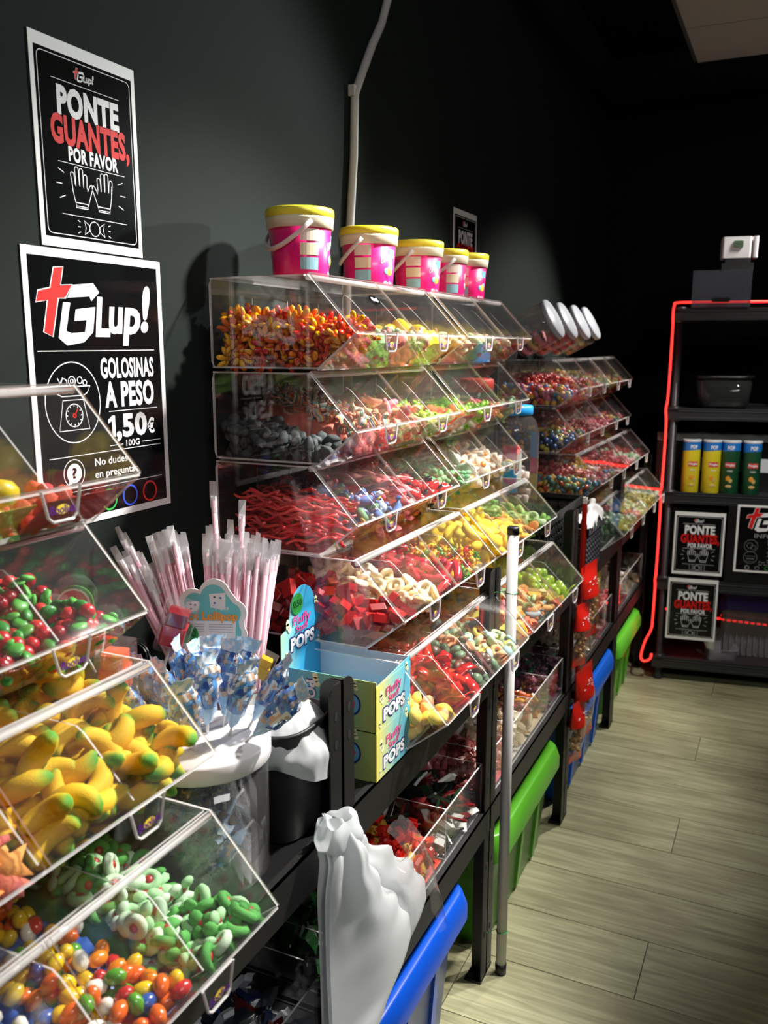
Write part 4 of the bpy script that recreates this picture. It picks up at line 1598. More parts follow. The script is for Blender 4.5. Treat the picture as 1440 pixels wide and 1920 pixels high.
PRN = [P('print_navy', (60, 92, 165), .25, coat=.4), P('print_midblue', (92, 148, 205), .25, coat=.4), P('print_silver', (222, 228, 234), .2, coat=.4), P('print_paleblue', (166, 204, 232), .22, coat=.4), P('print_tan', (206, 168, 140), .3)]
lp = make_lolly(1.02)
LOL = [(-.05, .03, -18, -8), (-.028, .05, -8, 4), (.0, .055, 2, 6), (.03, .048, 12, 8), (.055, .028, 30, 2), (-.06, -.005, -28, 2), (-.03, .0, -10, -8), (.004, .012, 3, -6), (.034, .006, 16, -10),
       (.058, -.012, 44, -8), (-.045, -.04, -22, -14), (.0, -.04, -4, -22), (.02, .035, 6, 12), (-.01, .032, -4, 10)]
ORD = ('leftmost', 'second from the left', 'third from the left', 'fourth from the left', 'fifth from the left', 'sixth from the left', 'seventh from the left', 'seventh from the right', 'sixth from the right',
       'fifth from the right', 'fourth from the right', 'third from the right', 'second from the right', 'rightmost')
LOL.sort(key=lambda q: q[0] + .1 * math.sin(R(q[2])))
for i, (u, v, a, b) in enumerate(LOL):
    o = lp if i == 0 else copy_tree(lp)
    p = Vector((TX, TY, .985)) + er * u + ef * v
    d = (er * math.sin(R(a)) + ef * math.sin(R(b)) + Vector((0, 0, 1)) * math.cos(R(a))).normalized()
    o.location = p
    o.rotation_mode = 'QUATERNION'
    o.rotation_quaternion = d.to_track_quat('Z', 'Y') @ Euler((0, 0, random.uniform(-.9, .9) + .4)).to_quaternion()
    tag(o, f'blue and white wrapped lollipop in the white tub lid, {ORD[i]}', 'lollipop', 'lollipops standing in the tub lid')
# the lollipops lying loose inside the tub
lin = make_lolly(.85)
n_in = 0
while n_in < 34:
    d = Vector((random.gauss(0, 1), random.gauss(0, 1), random.gauss(0, .5))).normalized()
    a_, rr_ = random.uniform(0, 6.28), .07 * math.sqrt(random.random())
    p = Vector((TX + rr_ * math.cos(a_), TY + rr_ * math.sin(a_), .812 + .13 * n_in / 34))
    e_ = p + d * .104
    if math.hypot(e_.x - TX, e_.y - TY) > .064 or not .81 < e_.z < .95:
        continue
    o = lin if n_in == 0 else copy_tree(lin)
    n_in += 1
    o.location = p
    o.rotation_mode = 'QUATERNION'
    o.rotation_quaternion = d.to_track_quat('Z', 'Y')
    tag(o, 'blue wrapped lollipop lying inside the clear round tub', 'lollipop', 'lollipops inside the tub')

# cube jelly lollipops and the melon lollipops between the tub and the near bins
redj, orgj = P('jelly_red', (190, 30, 40), .15, coat=.9, sss=.2), P('jelly_orange', (236, 74, 30), .15, coat=.9, sss=.2)
ylj = P('jelly_yellow', (222, 178, 26), .2, coat=.9, sss=.2)


def make_cube_lolly(mat, top):
    root = empty('cube_lollipop')
    MB().tube([(0, 0, 0), (0, 0, .06)], .002, 6).build('stick', stickm, root, True)
    MB().prism(rrect(-.014, .014, -.014, .014, .003, 2), .058, .082).build('cube', mat, root)
    MB().prism(rrect(-.012, .012, -.012, .012, .003, 2), .0825, .098).build('cube', top, root)
    MB().prism(rrect(-.018, .018, -.018, .018, .006, 2), .05, .108).noise(.004, 90, 3).build('wrapper', M['film'], root)
    return root


cl = make_cube_lolly(orgj, P('jelly_orange_light', (240, 96, 50), .15, coat=.9))
for i, (x, y, z, a, b, lab) in enumerate(((.205, .815, .995, 6, 4, 'larger orange jelly cube lollipop behind the banana bin'), (.262, .905, .985, -5, 10, 'smaller orange jelly cube lollipop at the left of the blue ones'))):
    o = cl if i == 0 else copy_tree(cl)
    o.location, o.rotation_euler = (x, y, z), (R(a), R(b), .4)
    o.scale = (1.25, 1.25, 1.25) if i == 0 else (1, 1, 1)
    tag(o, lab, 'lollipop', 'jelly cube lollipops')
cr_ = make_cube_lolly(redj, P('jelly_dark_red', (130, 14, 24), .15, coat=.9))
cr_.location, cr_.rotation_euler, cr_.scale = (.175, .935, 1.015), (R(4), R(18), .5), (1.25, 1.25, 1.25)
tag(cr_, 'dark red jelly cube lollipop in front of the Dice Lollipop sign', 'lollipop', 'jelly cube lollipops')
cyy = make_cube_lolly(ylj, ylj)
cyy.location, cyy.rotation_euler, cyy.scale = (.305, .965, 1.005), (R(0), R(28), .5), (.72, .72, .72)
tag(cyy, 'small golden dice lollipop at the right of the blue ones', 'lollipop', 'jelly cube lollipops')

mred, mwhite, mgreen = P('melon_red', (206, 40, 44), .3, coat=.6), P('melon_white', (226, 232, 216), .4), P('melon_green', (62, 130, 52), .4)


def make_melon():
    root = empty('melon_lollipop')
    MB().tube([(0, 0, 0), (0, 0, .06)], .0018, 6).build('stick', stickm, root, True)
    c = MB()
    for (r0, r1), mi in zip(((0, .021), (.021, .024), (.024, .028)), (0, 1, 2)):
        for sgn in (1, -1):
            pts0 = circ(0, .058, r0 + 1e-5, 12, None, 0, 180)
            pts1 = circ(0, .058, r1, 12, None, 0, 180)
            vs = [(x, sgn * .006, z) for x, z in pts0] + [(x, sgn * .006, z) for x, z in pts1]
            c.add(vs, [(i, i + 1, 14 + i, 13 + i) if sgn > 0 else (13 + i, 14 + i, i + 1, i) for i in range(12)], mi)
    rim = circ(0, .058, .028, 12, None, 0, 180)
    c.add([(x, .006, z) for x, z in rim] + [(x, -.006, z) for x, z in rim], [(i, i + 1, 14 + i, 13 + i) for i in range(12)], 2)
    c.add([(-.028, -.006, .058), (.028, -.006, .058), (.028, .006, .058), (-.028, .006, .058)], [(0, 1, 2, 3)], 0)
    c.build('melon_slice', [mred, mwhite, mgreen], root)
    MB().ball((0, 0, .072), (.034, .012, .030), 12, 8).noise(.006, 80, 5).build('wrapper', M['film'], root)
    return root


ml = make_melon()
k = 0
for x, y, z in ((.10, .80, 1.05), (.14, .83, 1.03), (.07, .84, 1.06), (.12, .87, 1.05), (.16, .795, 1.0), (.06, .79, 1.02), (.10, .91, 1.03), (.055, .89, 1.075), (.15, .80, .94), (.09, .82, .93), (.19, .79, .93)):
    o = ml if k == 0 else copy_tree(ml)
    k += 1
    o.location, o.rotation_euler = (x, y, z), (random.gauss(0, .25), random.gauss(0, .3), R(25) + random.gauss(0, .5))
    tag(o, 'wrapped watermelon slice lollipop between the near bins and the wall', 'lollipop', 'watermelon lollipops by the wall')
std = empty('lollipop_stand', (.115, .845, .7985))
MB().lathe([(0, 0), (.075, 0), (.075, .01), (.05, .02), (.05, .20), (.046, .20), (.0, .19)], 24).build('drum', M['black_plastic'], std, True)
MB().lathe([(.0, .198), (.062, .198), (.062, .212), (0, .212)], 24).build('top_disc', M['black_plastic'], std, True)
tag(std, 'dark round stand behind the near bins carrying watermelon lollipops', 'stand')

# ---- Dice Lollipop sign
sg = empty('display_card', (.226, .993, 1.056), (R(90), 0, R(22)))
sg.scale = (.90, .94, 1)
outl = []
for cx_, cy_, r_, a0, a1 in ((.030, .082, .022, 200, 60), (.066, .094, .026, 150, 20), (.098, .066, .020, 75, -40), (.100, .030, .018, 40, -100)):
    outl += circ(cx_, cy_, r_, 8, None, a0, a1)
outl += [(.085, .0), (.02, .0), (.010, .018), (.006, .045)]
outl = [(x - .055, y) for x, y in outl]
card = MB().prism(outl, 0, .0015).build('card', M['white'], sg)
cen = (0, .055)
ins = [(cen[0] + (x - cen[0]) * .85, cen[1] + (y - cen[1]) * .86) for x, y in outl]
teal, salm, orng = P('card_teal', (104, 196, 200), .4), P('card_salmon', (236, 150, 130), .4), P('card_orange', (246, 150, 30), .4)
m = MB()
m.add([(x, y, .0018) for x, y in ins], [tuple(range(len(ins)))[::-1]], 0)
m.add([(-.046, .008, .0021), (.042, .008, .0021), (.045, .052, .0021), (-.046, .052, .0021)], [(0, 1, 2, 3)], 1)
m.add([(-.04, .004, .0023), (.04, .002, .0023), (.042, .022, .0023), (-.03, .020, .0023)], [(0, 1, 2, 3)], 2)
for x0, y0, s_, t_ in ((-.034, .066, .018, .1), (.004, .074, .024, -.15)):
    m.add([(x0, y0, .0022), (x0 + s_, y0 + t_ * s_, .0022), (x0 + s_ * 1.05, y0 + s_, .0022), (x0 - .002, y0 + s_ * .9, .0022)], [(0, 1, 2, 3)], 1)
    for ax, ay in ((.3, .3), (.7, .65), (.3, .7)):
        m.add([(x0 + s_ * ax + .0022 * math.cos(q), y0 + s_ * ay + .0016 * math.sin(q), .0025) for q in np.linspace(0, 5.5, 8)], [tuple(range(8))], 3)
for yq in (.046, .042, .038, .034):
    for xa, xb in ((-.042, -.008), (.0, .04)):
        m.box(xa, xb, yq, yq + .0007, .0021, .0024, 4)
for xq in range(8):
    m.box(-.004 + xq * .0022, -.004 + xq * .0022 + .0011, .003, .011, .0023, .0026, 3)
m.build('card_print', [teal, M['white'], salm, P('card_navy', (40, 60, 130), .4), M['print_grey']], sg)
lettering(sg, [('Dice Lollipop', -.050, .048, .054, .0125, .05)], orng, .0028)
lettering(sg, [('10pcs', .012, .034, .071, .006, .04)], M['print_white'], .0028, 'count_lettering')
gst = P('sticker_green', (36, 146, 62), .45)
ink = P('marker_ink', (16, 22, 18), .5)
st = MB().add([(x, y, .0032) for x, y in circ(-.034, .030, .0165, 26)], [tuple(range(26))]).build('price_sticker', gst, sg)
lettering(st, [('0,40', -.046, -.022, .026, .011, .0)], ink, .0035, 'price_lettering')
MB().box(-.006, .006, -.272, .03, -.003, 0).build('card_foot', M['pet'], sg)
tag(sg, 'white scalloped Dice Lollipop card with a green 0,40 price sticker', 'sign')

# ================================================================ POPS CARTONS
pb_y, pb_b, pb_g, pb_c = P('pops_yellow', (236, 226, 110), .45), P('pops_blue', (40, 172, 222), .4), P('pops_green', (150, 200, 150), .45), P('pops_cloud', (238, 240, 190), .5)
pb_in, pb_p, pb_k = P('carton_inside', (186, 192, 198), .6), P('pops_pink', (232, 70, 140), .4), P('pops_outline', (40, 50, 120), .4)


def grad(name, c0, c1, ax, c2=None):
    cs = [c0, c1] if c2 is None else [c0, c1, c2]
    return candy(name, cs, .45, axis=ax, coat=0)


gf, gs, gd = grad('carton_front_print', '#efe36a', '#8cc8c0', 'Y', '#4ab4de'), grad('carton_side_print', '#3fa8d6', '#7cc0a8', 'X', '#b6bf5c'), grad('carton_display_print', '#a6dcb8', '#3cb0e0', 'Y', '#28a8de')


def pops_face(root, parent, x, y0, y1, z0, k=1.0):
    """logo block on a carton face looking at the aisle (+X)"""
    F = Matrix(((0, 0, 1, x), (1, 0, 0, 0), (0, 1, 0, 0), (0, 0, 0, 1)))
    L = y1 - y0
    yc = (y0 + y1) / 2
    m = MB()
    for s, a, b, zz, h in (('Fluffy', .26, .72, .62, .16), ('Stuff', .33, .65, .46, .13)):
        me, mt = fit_text(s, y0 + a * L, y0 + b * L, z0 + zz * .085 * k, h * .085 * k, .022)
        m.mesh(me, F @ mt, 0)
    for (mi, bo, dx) in ((2, .12, 0), (1, .055, .0004)):
        me, mt = fit_text('POPS', y0 + (.20 - bo * .25) * L, y0 + (.80 + bo * .25) * L, z0 + .17 * .085 * k - bo * .01, .21 * .085 * k + bo * .02, bo)
        m.mesh(me, Matrix.Translation((dx, 0, 0)) @ F @ mt, mi)
    for a, b, s in ((.14, .66, .011), (.88, .88, .009), (.93, .10, .007), (.1, .12, .006)):
        for q in range(3):
            m.add([(x - .0002, y0 + a * L + s * (.5 * math.cos(t) + .35 * math.cos(q * 2.1)), z0 + .085 * k * b + s * (.55 * math.sin(t) + .6 * (q - 1))) for t in np.linspace(0, 5.7, 10)], [tuple(range(10))], 3)
    m.build('printed_logo', [pb_p, M['print_white'], pb_k, pb_c], parent)


def side_print(parent, y, z0):
    """side of the carton looking at the viewer (-Y)"""
    m = MB()
    F = Matrix(((1, 0, 0, 0), (0, 0, -1, y), (0, 1, 0, 0), (0, 0, 0, 1)))
    rotF = F @ Matrix.Translation((.282, z0 + .045, .0004)) @ Matrix.Rotation(R(-90), 4, 'Z')
    me = text('POPS', .016, .10)
    m.mesh(me, rotF, 2)
    me = text('POPS', .016, .05)
    m.mesh(me, Matrix.Translation((0, -.0004, 0)) @ rotF, 1)
    for cx_, cz, s in ((.255, .05, .011), (.30, .075, .010), (.345, .02, .011), (.372, .078, .008)):
        for q in range(3):
            m.add([(cx_ + s * (.6 * math.cos(t) + .2 * math.cos(q * 2)), y - .0005, z0 + cz + s * (.5 * math.sin(t) + .7 * (q - 1))) for t in np.linspace(0, 5.7, 10)], [tuple(range(10))], 3)
    for r_, mi in ((.020, 2), (.0165, 4), (.009, 0)):
        m.add([(.365 + r_ * .9 * math.cos(t), y - .0006 - (.02 - r_) * .01, z0 + .045 + r_ * math.sin(t)) for t in np.linspace(0, 6.0, 20)], [tuple(range(20))], mi)
    for i in range(9):
        m.box(.232 + i * .0018, .233 + i * .0018, y - .0008, y - .0005, z0 + .042, z0 + .056, 2)
    m.box(.231, .250, y - .0006, y - .0004, z0 + .004, z0 + .038, 3)
    m.build('printed_side', [pb_p, M['print_white'], pb_k, pb_c, sky], parent)


y0, y1, x0, x1 = 1.176, 1.312, .232, .410
low = empty('pops_carton')
MB().box(x0, x1, y0, y1, .7985, .884).build('box_body', gs, low)
MB().box(x1, x1 + .0008, y0, y1, .7985, .884).build('front_face', gf, low)
pops_face(low, low, x1 + .0012, y0, y1, .80)
side_print(low, y0 - .0003, .80)
tag(low, 'closed POPS candy carton, lower of the two stacked boxes', 'carton', 'POPS cartons')
up = empty('pops_carton')
t = .0015
zz0, zz1 = .8845, .972
MB().box(x0, x1, y0, y1, zz0, zz0 + t).build('bottom_panel', pb_b, up)
m = MB()
m.box(x0, x1, y0, y0 + t, zz0, zz1)
m.build('side_panel', gs, up)
MB().box(x0, x1, y0 + t, y0 + 2 * t, zz0 + t, zz1 - .001).build('inner_panel', pb_in, up)
MB().box(x0, x1, y1 - t, y1, zz0, zz1).build('side_panel', pb_in, up)
fr = MB().box(x1 - t, x1 + .0005, y0, y1, zz0, zz1 - .008).panel([(x1 - t, y0, zz1 - .008), (x1 - t, y1, zz1 - .008), (x1 - t, y1, zz1 + .002), (x1 - t, y0 + .035, zz1 - .006)], (t, 0, 0), 0, 0).build('front_face', gf, up)
MB().box(x1 - t - .001, x1 - t, y0 + t, y1 - t, zz0 + t, zz1 - .009).build('inner_panel', pb_in, up)
pops_face(up, up, x1 + .0012, y0, y1, zz0)
side_print(up, y0 - .0003, zz0)
dpts = [(y0 + .004, zz0), (y1, zz0), (y1, 1.045), (y1 - .018, 1.036)] + [((y0 + y1) / 2 + .008 + .042 * math.cos(R(a)), 1.052 + .042 * math.sin(R(a))) for a in (0, 25, 50, 75, 90, 105, 130, 155, 180)] + [(y0 + .026, 1.030), (y0 + .004, 1.022)]
dp_ = MB().panel([(x0 - .001, a, b) for a, b in dpts], (-.0015, 0, 0), 0, 0).build('display_panel', gd, up)
F0 = x0 + .0006
pops_face(up, dp_, F0, y0 + .008, y1, .972, 1.1)
m = MB()
m.add([(F0 + .0004, y0 + .055 + .019 * math.cos(a), 1.066 + .019 * math.sin(a)) for a in np.linspace(0, 6.0, 24)], [tuple(range(24))])
m.build('price_sticker', gst, dp_)
me, mt = fit_text('0,50', y0 + .042, y0 + .069, 1.061, .012, 0)
MB().mesh(me, Matrix(((0, 0, 1, F0 + .0008), (1, 0, 0, 0), (0, 1, 0, 0), (0, 0, 0, 1))) @ mt).build('price_lettering', ink, dp_)
tag(up, 'open POPS carton with raised display panel and green 0,50 sticker', 'carton', 'POPS cartons')

# ================================================================ BLACK BUCKET WITH WHITE BAG, HANGING BAG BUNDLE
bk2 = empty('waste_bucket', (.322, 1.012, .7985))
MB().lathe([(0, 0), (.058, 0), (.062, .004), (.072, .165), (.0745, .168), (.0745, .172), (.070, .172), (.060, .008), (0, .006)], 32, sq=1.5).build('bucket_body', P('bucket_black', (34, 35, 36), .5), bk2, True)
MB().prism(rrect(-.026, .026, -.006, .006, .0055), 0, .004).build('handle_slot', P('slot_teal', (70, 176, 176), .5), bk2, loc=(.02, .0705, .140), rot=(R(-86), 0, 0))
tag(bk2, 'small black plastic bucket beside the lollipop tub', 'bucket')


def plastic(name, col, tr=.35):
    m = bpy.data.materials.new(name)
    m.use_nodes = True
    nt = m.node_tree
    nt.nodes.clear()
    out = nt.nodes.new('ShaderNodeOutputMaterial')
    pr = nt.nodes.new('ShaderNodeBsdfPrincipled')
    pr.inputs['Base Color'].default_value = srgb(col)
    pr.inputs['Roughness'].default_value = .32
    tl = nt.nodes.new('ShaderNodeBsdfTranslucent')
    tl.inputs[0].default_value = srgb(col)
    ts = nt.nodes.new('ShaderNodeBsdfTransparent')
    a = nt.nodes.new('ShaderNodeMixShader')
    a.inputs[0].default_value = tr
    b = nt.nodes.new('ShaderNodeMixShader')
    b.inputs[0].default_value = .08
    nt.links.new(pr.outputs[0], a.inputs[1])
    nt.links.new(tl.outputs[0], a.inputs[2])
    nt.links.new(a.outputs[0], b.inputs[1])
    nt.links.new(ts.outputs[0], b.inputs[2])
    nt.links.new(b.outputs[0], out.inputs[0])
    return m


bagm = plastic('white_bag_film', (238, 242, 244))


def grid_mesh(fn, nu, nv, closed=False):
    m = MB()
    vs = [fn(i / (nu - (0 if closed else 1)), j / (nv - 1)) for j in range(nv) for i in range(nu)]
    fs = []
    for j in range(nv - 1):
        for i in range(nu if closed else nu - 1):
            k = (i + 1) % nu
            fs.append((j * nu + i, j * nu + k, (j + 1) * nu + k, (j + 1) * nu + i))
    return m.add(vs, fs)


def bagfn(u, v):
    # a white liner lying over the front rim of the bucket and hanging down outside
    a = R(-125 + 165 * u)
    if v < .45:
        q = v / .45
        r_ = .020 + .058 * q
        z = .985 - .03 * q + .018 * math.sin(q * 3)
    else:
        q = (v - .45) / .55
        r_ = .078 + .008 * math.sin(q * 3.1) + .006 * q
        z = .955 - .055 * q * (1 + .35 * math.sin(a * 2.3 + 1))
    nz = noise.noise(Vector((u * 4, v * 2, 3))) * .010 + noise.noise(Vector((u * 16, v * 3, 7))) * .003
    r_ += nz
    z += noise.noise(Vector((u * 4, v * 3, 12))) * .008
    return (.322 + r_ * math.cos(a), 1.012 + r_ * math.sin(a), z)


o = grid_mesh(bagfn, 60, 34).build('plastic_bag', bagm, None, True)
tag(o, 'crumpled white plastic bag spilling over the black bucket', 'plastic bag')


def interp(t, pts):
    for (t0, y0_), (t1, y1_) in zip(pts, pts[1:]):
        if t <= t1:
            q = (t - t0) / (t1 - t0)
            q = q * q * (3 - 2 * q)
            return y0_ + (y1_ - y0_) * q
    return pts[-1][1]


def sheet(dx, grow, seed, zlow, right):
    """one hanging bag: gathered at the head, fanning out to the right, folds running from the head"""
    def fn(u, v):
        z = .828 - (.828 - zlow) * v
        t = v
        left = 0.965 - .028 * math.sin(min(1, v * 5) * 1.57) + .012 * v
        rgt = interp(t, right)
        y = left + (rgt - left) * u
        head = max(0, 1 - v / .09)
        fold = (.0065 * math.sin(u * 6 + 1.2 * math.sin(v * 3) + seed) + .0035 * math.sin(u * 17 + seed * 2) * max(.12, 1 - 2.2 * v))
        bulge = .020 * math.sin(math.pi * u) * (1 - .5 * v)
        x = .428 + dx + bulge + fold + .005 * noise.noise(Vector((u * 2 + seed, v * 2.5, 1))) - .03 * head * head
        droop = .030 * math.sin(math.pi * u) * head - .02 * u * head
        return (max(.4155 + dx * .3, x), y, z + droop + .004 * noise.noise(Vector((u * 3, v * 3, seed))))
    return grid_mesh(fn, 40, 44)


RT = [(0, 1.005), (.12, 1.06), (.28, 1.155), (.45, 1.245), (.60, 1.300), (.68, 1.305), (.76, 1.20), (.84, 1.10), (1, 1.06)]
root = empty('bag_bundle', (0, 0, 0))
sheet(.0, 0, .3, .36, [(t_, y_ - .03 * min(1, t_ * 3)) for t_, y_ in RT]).build('bag_sheet', bagm, root, True)
sheet(.014, 0, 1.7, .37, RT).build('bag_sheet', bagm, root, True)
sheet(.028, 0, 3.1, .36, [(t_, y_ - .07 * min(1, t_ * 3)) for t_, y_ in RT]).build('bag_sheet', bagm, root, True)


def knot(u, v):
    a = 2 * math.pi * u
    r_ = .024 + .012 * math.sin(math.pi * v) + .004 * math.sin(a * 5) + .004 * noise.noise(Vector((a, v * 3, 2)))
    return (.440 + .75 * r_ * math.cos(a), .985 + 1.3 * r_ * math.sin(a) + .02 * v, .845 - .06 * v)


grid_mesh(knot, 28, 10, True).build('gathered_head', bagm, root, True)


def loop(u, v):
    # clear punched handle edge curling off the outer bag on the right
    y = 1.12 + .195 * u
    z = .755 - .10 * u - .16 * u * u + .052 * math.sin(math.pi * u) * (1 - v)
    return (.455 + .030 * math.sin(v * 2.6) + .006 * noise.noise(Vector((u * 9, v * 5, 4))), y, z - .045 * v + .008 * noise.noise(Vector((u * 7, v * 4, 1))))


grid_mesh(loop, 26, 10).build('handle_edge', M['film'], root, True)
MB().tube([(.413, 1.0, .815), (.43, .995, .838), (.445, .99, .835)], .0025, 6).build('hook', M['chrome'], root, True)
tag(root, 'bundle of thin white plastic bags hanging from the black rail', 'bag bundle')

# ================================================================ WHITE POLE
pl = empty('pole', (.441, 1.806, 0))
MB().tube([(0, 0, .02), (0, 0, 1.10)], .0125, 16).build('tube', M['white_pvc'], pl, True)
for z in (.0, 1.095):
    MB().lathe([(0, z), (.0138, z), (.0138, z + .028), (0, z + .028)] if z < .5 else [(0, z), (.0138, z), (.0138, z + .014), (.012, z + .017), (0, z + .017)], 16).build('end_cap', M['black_plastic'], pl, True)
tie = P('tie_green', (30, 130, 60), .5)
for z in (.962, .115):
    MB().torus((0, 0, z), .0131, .0012, 18, 5).tube([(-.012, .004, z), (-.03, -.03, z + .004)], .001, 4).build('wire_tie', tie, pl, True)
tag(pl, 'tall white plastic pole with black end caps tied to a rack post', 'pole')

# ================================================================ LOWER SHELF TRAYS
def tray(y0, y1, n, label, x0=.045, x1=.396, h=.115):
    z = .4437
    root = empty('open_tray', (0, y0, z))
    L = y1 - y0
    A = [M['acrylic'], M['acrylic_edge']]
    MB().panel([(x1, 0, 0), (x1, L, 0), (x1, L, h), (x1, 0, h)], (-.003, 0, 0)).build('front_panel', A, root)
    MB().panel([(x0, 0, 0), (x0, L, 0), (x0, L, h), (x0, 0, h)], (.003, 0, 0)).build('back_panel', A, root)
    for k in range(n + 1):
        y = min(L - .003, L * k / n)
        MB().panel([(x0 + .003, y, 0), (x1 - .003, y, 0), (x1 - .003, y, h), (x0 + .003, y, h)], (0, .0025, 0)).build('end_panel' if k in (0, n) else 'divider', A, root)
    MB().panel([(x0, 0, 0), (x1, 0, 0), (x1, L, 0), (x0, L, 0)], (0, 0, .002)).build('base_panel', A, root)
    tag(root, label, 'tray', 'open acrylic trays on the lower shelf')
    return [(x0 + .006, y0 + L * k / n + .004, z, L / n - .006, x1 - x0 - .010) for k in range(n)]


def tray_fill(cells, keys, place):
    for c, q in zip(cells, keys):
        if q is None:
            continue
        key, hb, hf, cap = q
        heap(key, c[0], c[1], c[2], c[3], c[4], lambda x, y, a=hb, b=hf, w=c[4]: a + (b - a) * x / w + .008 * math.sin(y * 30 + x * 20), place, cap, False, .003)


tray_fill(tray(.62, 1.03, 2, 'clear open tray of dark wrapped bars, in shadow under the lollipop tub'), [('wbrown', .05, .06, 46), ('wblue', .06, .075, 46)], 'in the shadowed tray under the lollipop tub')
tray_fill(tray(1.095, 1.765, 3, 'clear open tray of red and green sweets below the POPS boxes'), [('wgreen', .07, .075, 90), ('wred', .10, .095, 120), ('wdark', .11, .105, 90)], 'in the tray below the POPS boxes')
tray_fill(tray(1.83, 2.53, 4, 'clear open tray of pink and cream sweets right of the white pole'), [('wpink', .08, .09, 100), ('wcream', .09, .09, 80), ('wmix', .10, .10, 90), ('wpurple', .11, .10, 80)], 'in the tray right of the white pole')
tray_fill(tray(2.60, 3.31, 3, 'clear open tray behind the red snack bags'), [('wpurple', .08, .08, 50), ('wcream', .09, .09, 50), ('wpink', .09, .09, 50)], 'in the tray behind the snack bags')
tray_fill(tray(3.39, 4.04, 2, 'farthest clear open tray above the second green box'), [('wpink', .09, .10, 44), ('wcream', .09, .10, 40)], 'in the farthest lower tray')


# ================================================================ FLOOR STORAGE BOXES
def storage_box(y0, y1, mat, label, h=.335, xf=.385, mats=None):
    root = empty('storage_box', (0, y0, 0))
    L = y1 - y0
    x0 = .04
    zb = h - .055

    def wall(u, v, ins=0):
        return u
    pts_b = rrect(x0 + .02, xf - .012, .02, L - .02, .03, 4)
    pts_t = rrect(x0, xf + .012, 0, L, .035, 4)
    n = len(pts_b)
    m = MB()
    m.add([(x, y, .001) for x, y in pts_b] + [(x, y, zb) for x, y in pts_t], [tuple(range(n))[::-1]] + [(i, (i + 1) % n, n + (i + 1) % n, n + i) for i in range(n)])
    m.build('body', mat, root, True)
    for k in (.22, .5, .78):
        y = L * k
        MB().panel([(xf - .010, y - .012, .012), (xf - .010, y + .012, .012), (xf + .010, y + .013, zb - .004), (xf + .010, y - .013, zb - .004)], (.006, 0, 0), 0, 0).build('rib', mat, root)
    rim_o = rrect(x0 - .018, xf + .040, -.020, L + .020, .045, 5)
    rim_t = rrect(x0 - .010, xf + .030, -.012, L + .012, .045, 5)
    rim_i = rrect(x0 + .012, xf - .002, .020, L - .020, .035, 5)
    rings = [(rim_o, zb - .012), (rim_o, zb + .018), (rim_t, h - .004), ([(x + (.006 if x < .2 else -.006), y) for x, y in rim_t], h), (rim_i, h - .002), (rim_i, h - .016)]
    vs, fs = [], []
    k = len(rim_o)
    for p, z in rings:
        vs += [(x, y, z) for x, y in p]
    for i in range(len(rings) - 1):
        for j in range(k):
            fs.append((i * k + j, i * k + (j + 1) % k, (i + 1) * k + (j + 1) % k, (i + 1) * k + j))
    fs.append(tuple((len(rings) - 1) * k + j for j in range(k)))
    lid = MB().add(vs, fs).build('lid', mat, root, True)
    for q in range(6):
        y = .05 + (L - .1) * q / 5
        MB().box(x0 + .03, xf - .02, y - .02, y + .02, h - .016, h - .009).build('lid_rib', mat, lid)
    return tag(root, label, 'storage box', 'plastic storage boxes on the floor')


def tint_plastic(name, col, alpha):
    m = P(name, col, .28, sss=.1)
    m.node_tree.nodes['Principled BSDF'].inputs['Alpha'].default_value = alpha
    return m


blue = P('box_blue', (8, 70, 180), .32)
green = tint_plastic('box_green', (84, 160, 40), .86)
storage_box(1.10, 1.615, blue, 'nearest blue plastic storage box on the floor under the hanging bags', .345)
storage_box(1.86, 2.43, green, 'lidded green plastic storage box on the floor beside the white pole', .325)
storage_box(2.64, 3.28, P('box_bright_blue', (14, 100, 220), .32), 'bright blue storage box on the floor below the red snack bags', .345)
storage_box(3.42, 3.93, P('box_bright_green', (98, 186, 52), .3, sss=.08), 'farthest green storage box on the floor next to the red light tube', .325)

# ================================================================ BETWEEN THE TALL AND THE FAR STACK
mesh_m = P('crate_black', (28, 29, 31), .45)


def mesh_crate(name, x0, x1, y0, y1, z0, z1, mat, label):
    root = empty(name, (x0, y0, z0))
    W, L, H_ = x1 - x0, y1 - y0, z1 - z0
    MB().box(0, W, 0, L, 0, .004).build('base', mat, root)
    for nm, fn in (('front_wall', lambda a, b, c, d: (W - .004, W, a, b, c, d)), ('back_wall', lambda a, b, c, d: (0, .004, a, b, c, d))):
        m = MB()
        rows = 7
        for r_ in range(rows + 1):
            z = .004 + (H_ - .03) * r_ / rows
            m.box(*fn(0, L, z, z + (H_ - .03) / rows * .42))
        for c in range(int(L / .03) + 1):
            m.box(*fn(min(L - .008, c * .03), min(L, c * .03 + .008), .004, H_ - .02))
        m.build(nm, mat, root)
    for nm, fn in (('side_wall', lambda a, b, c, d: (a, b, 0, .004, c, d)), ('side_wall', lambda a, b, c, d: (a, b, L - .004, L, c, d))):
        m = MB()
        rows = 7
        for r_ in range(rows + 1):
            z = .004 + (H_ - .03) * r_ / rows
            m.box(*fn(.004, W - .004, z, z + (H_ - .03) / rows * .42))
        for c in range(int(W / .03) + 1):
            m.box(*fn(min(W - .012, .004 + c * .03), min(W - .004, .012 + c * .03), .004, H_ - .02))
        m.build(nm, mat, root)
    MB().box(-.006, W + .006, -.006, .004, H_ - .022, H_).box(-.006, W + .006, L - .004, L + .006, H_ - .022, H_).box(-.006, .004, -.006, L + .006, H_ - .022, H_).box(W - .004, W + .006, -.006, L + .006, H_ - .022, H_).build('rim', mat, root)
    return tag(root, label, 'crate')


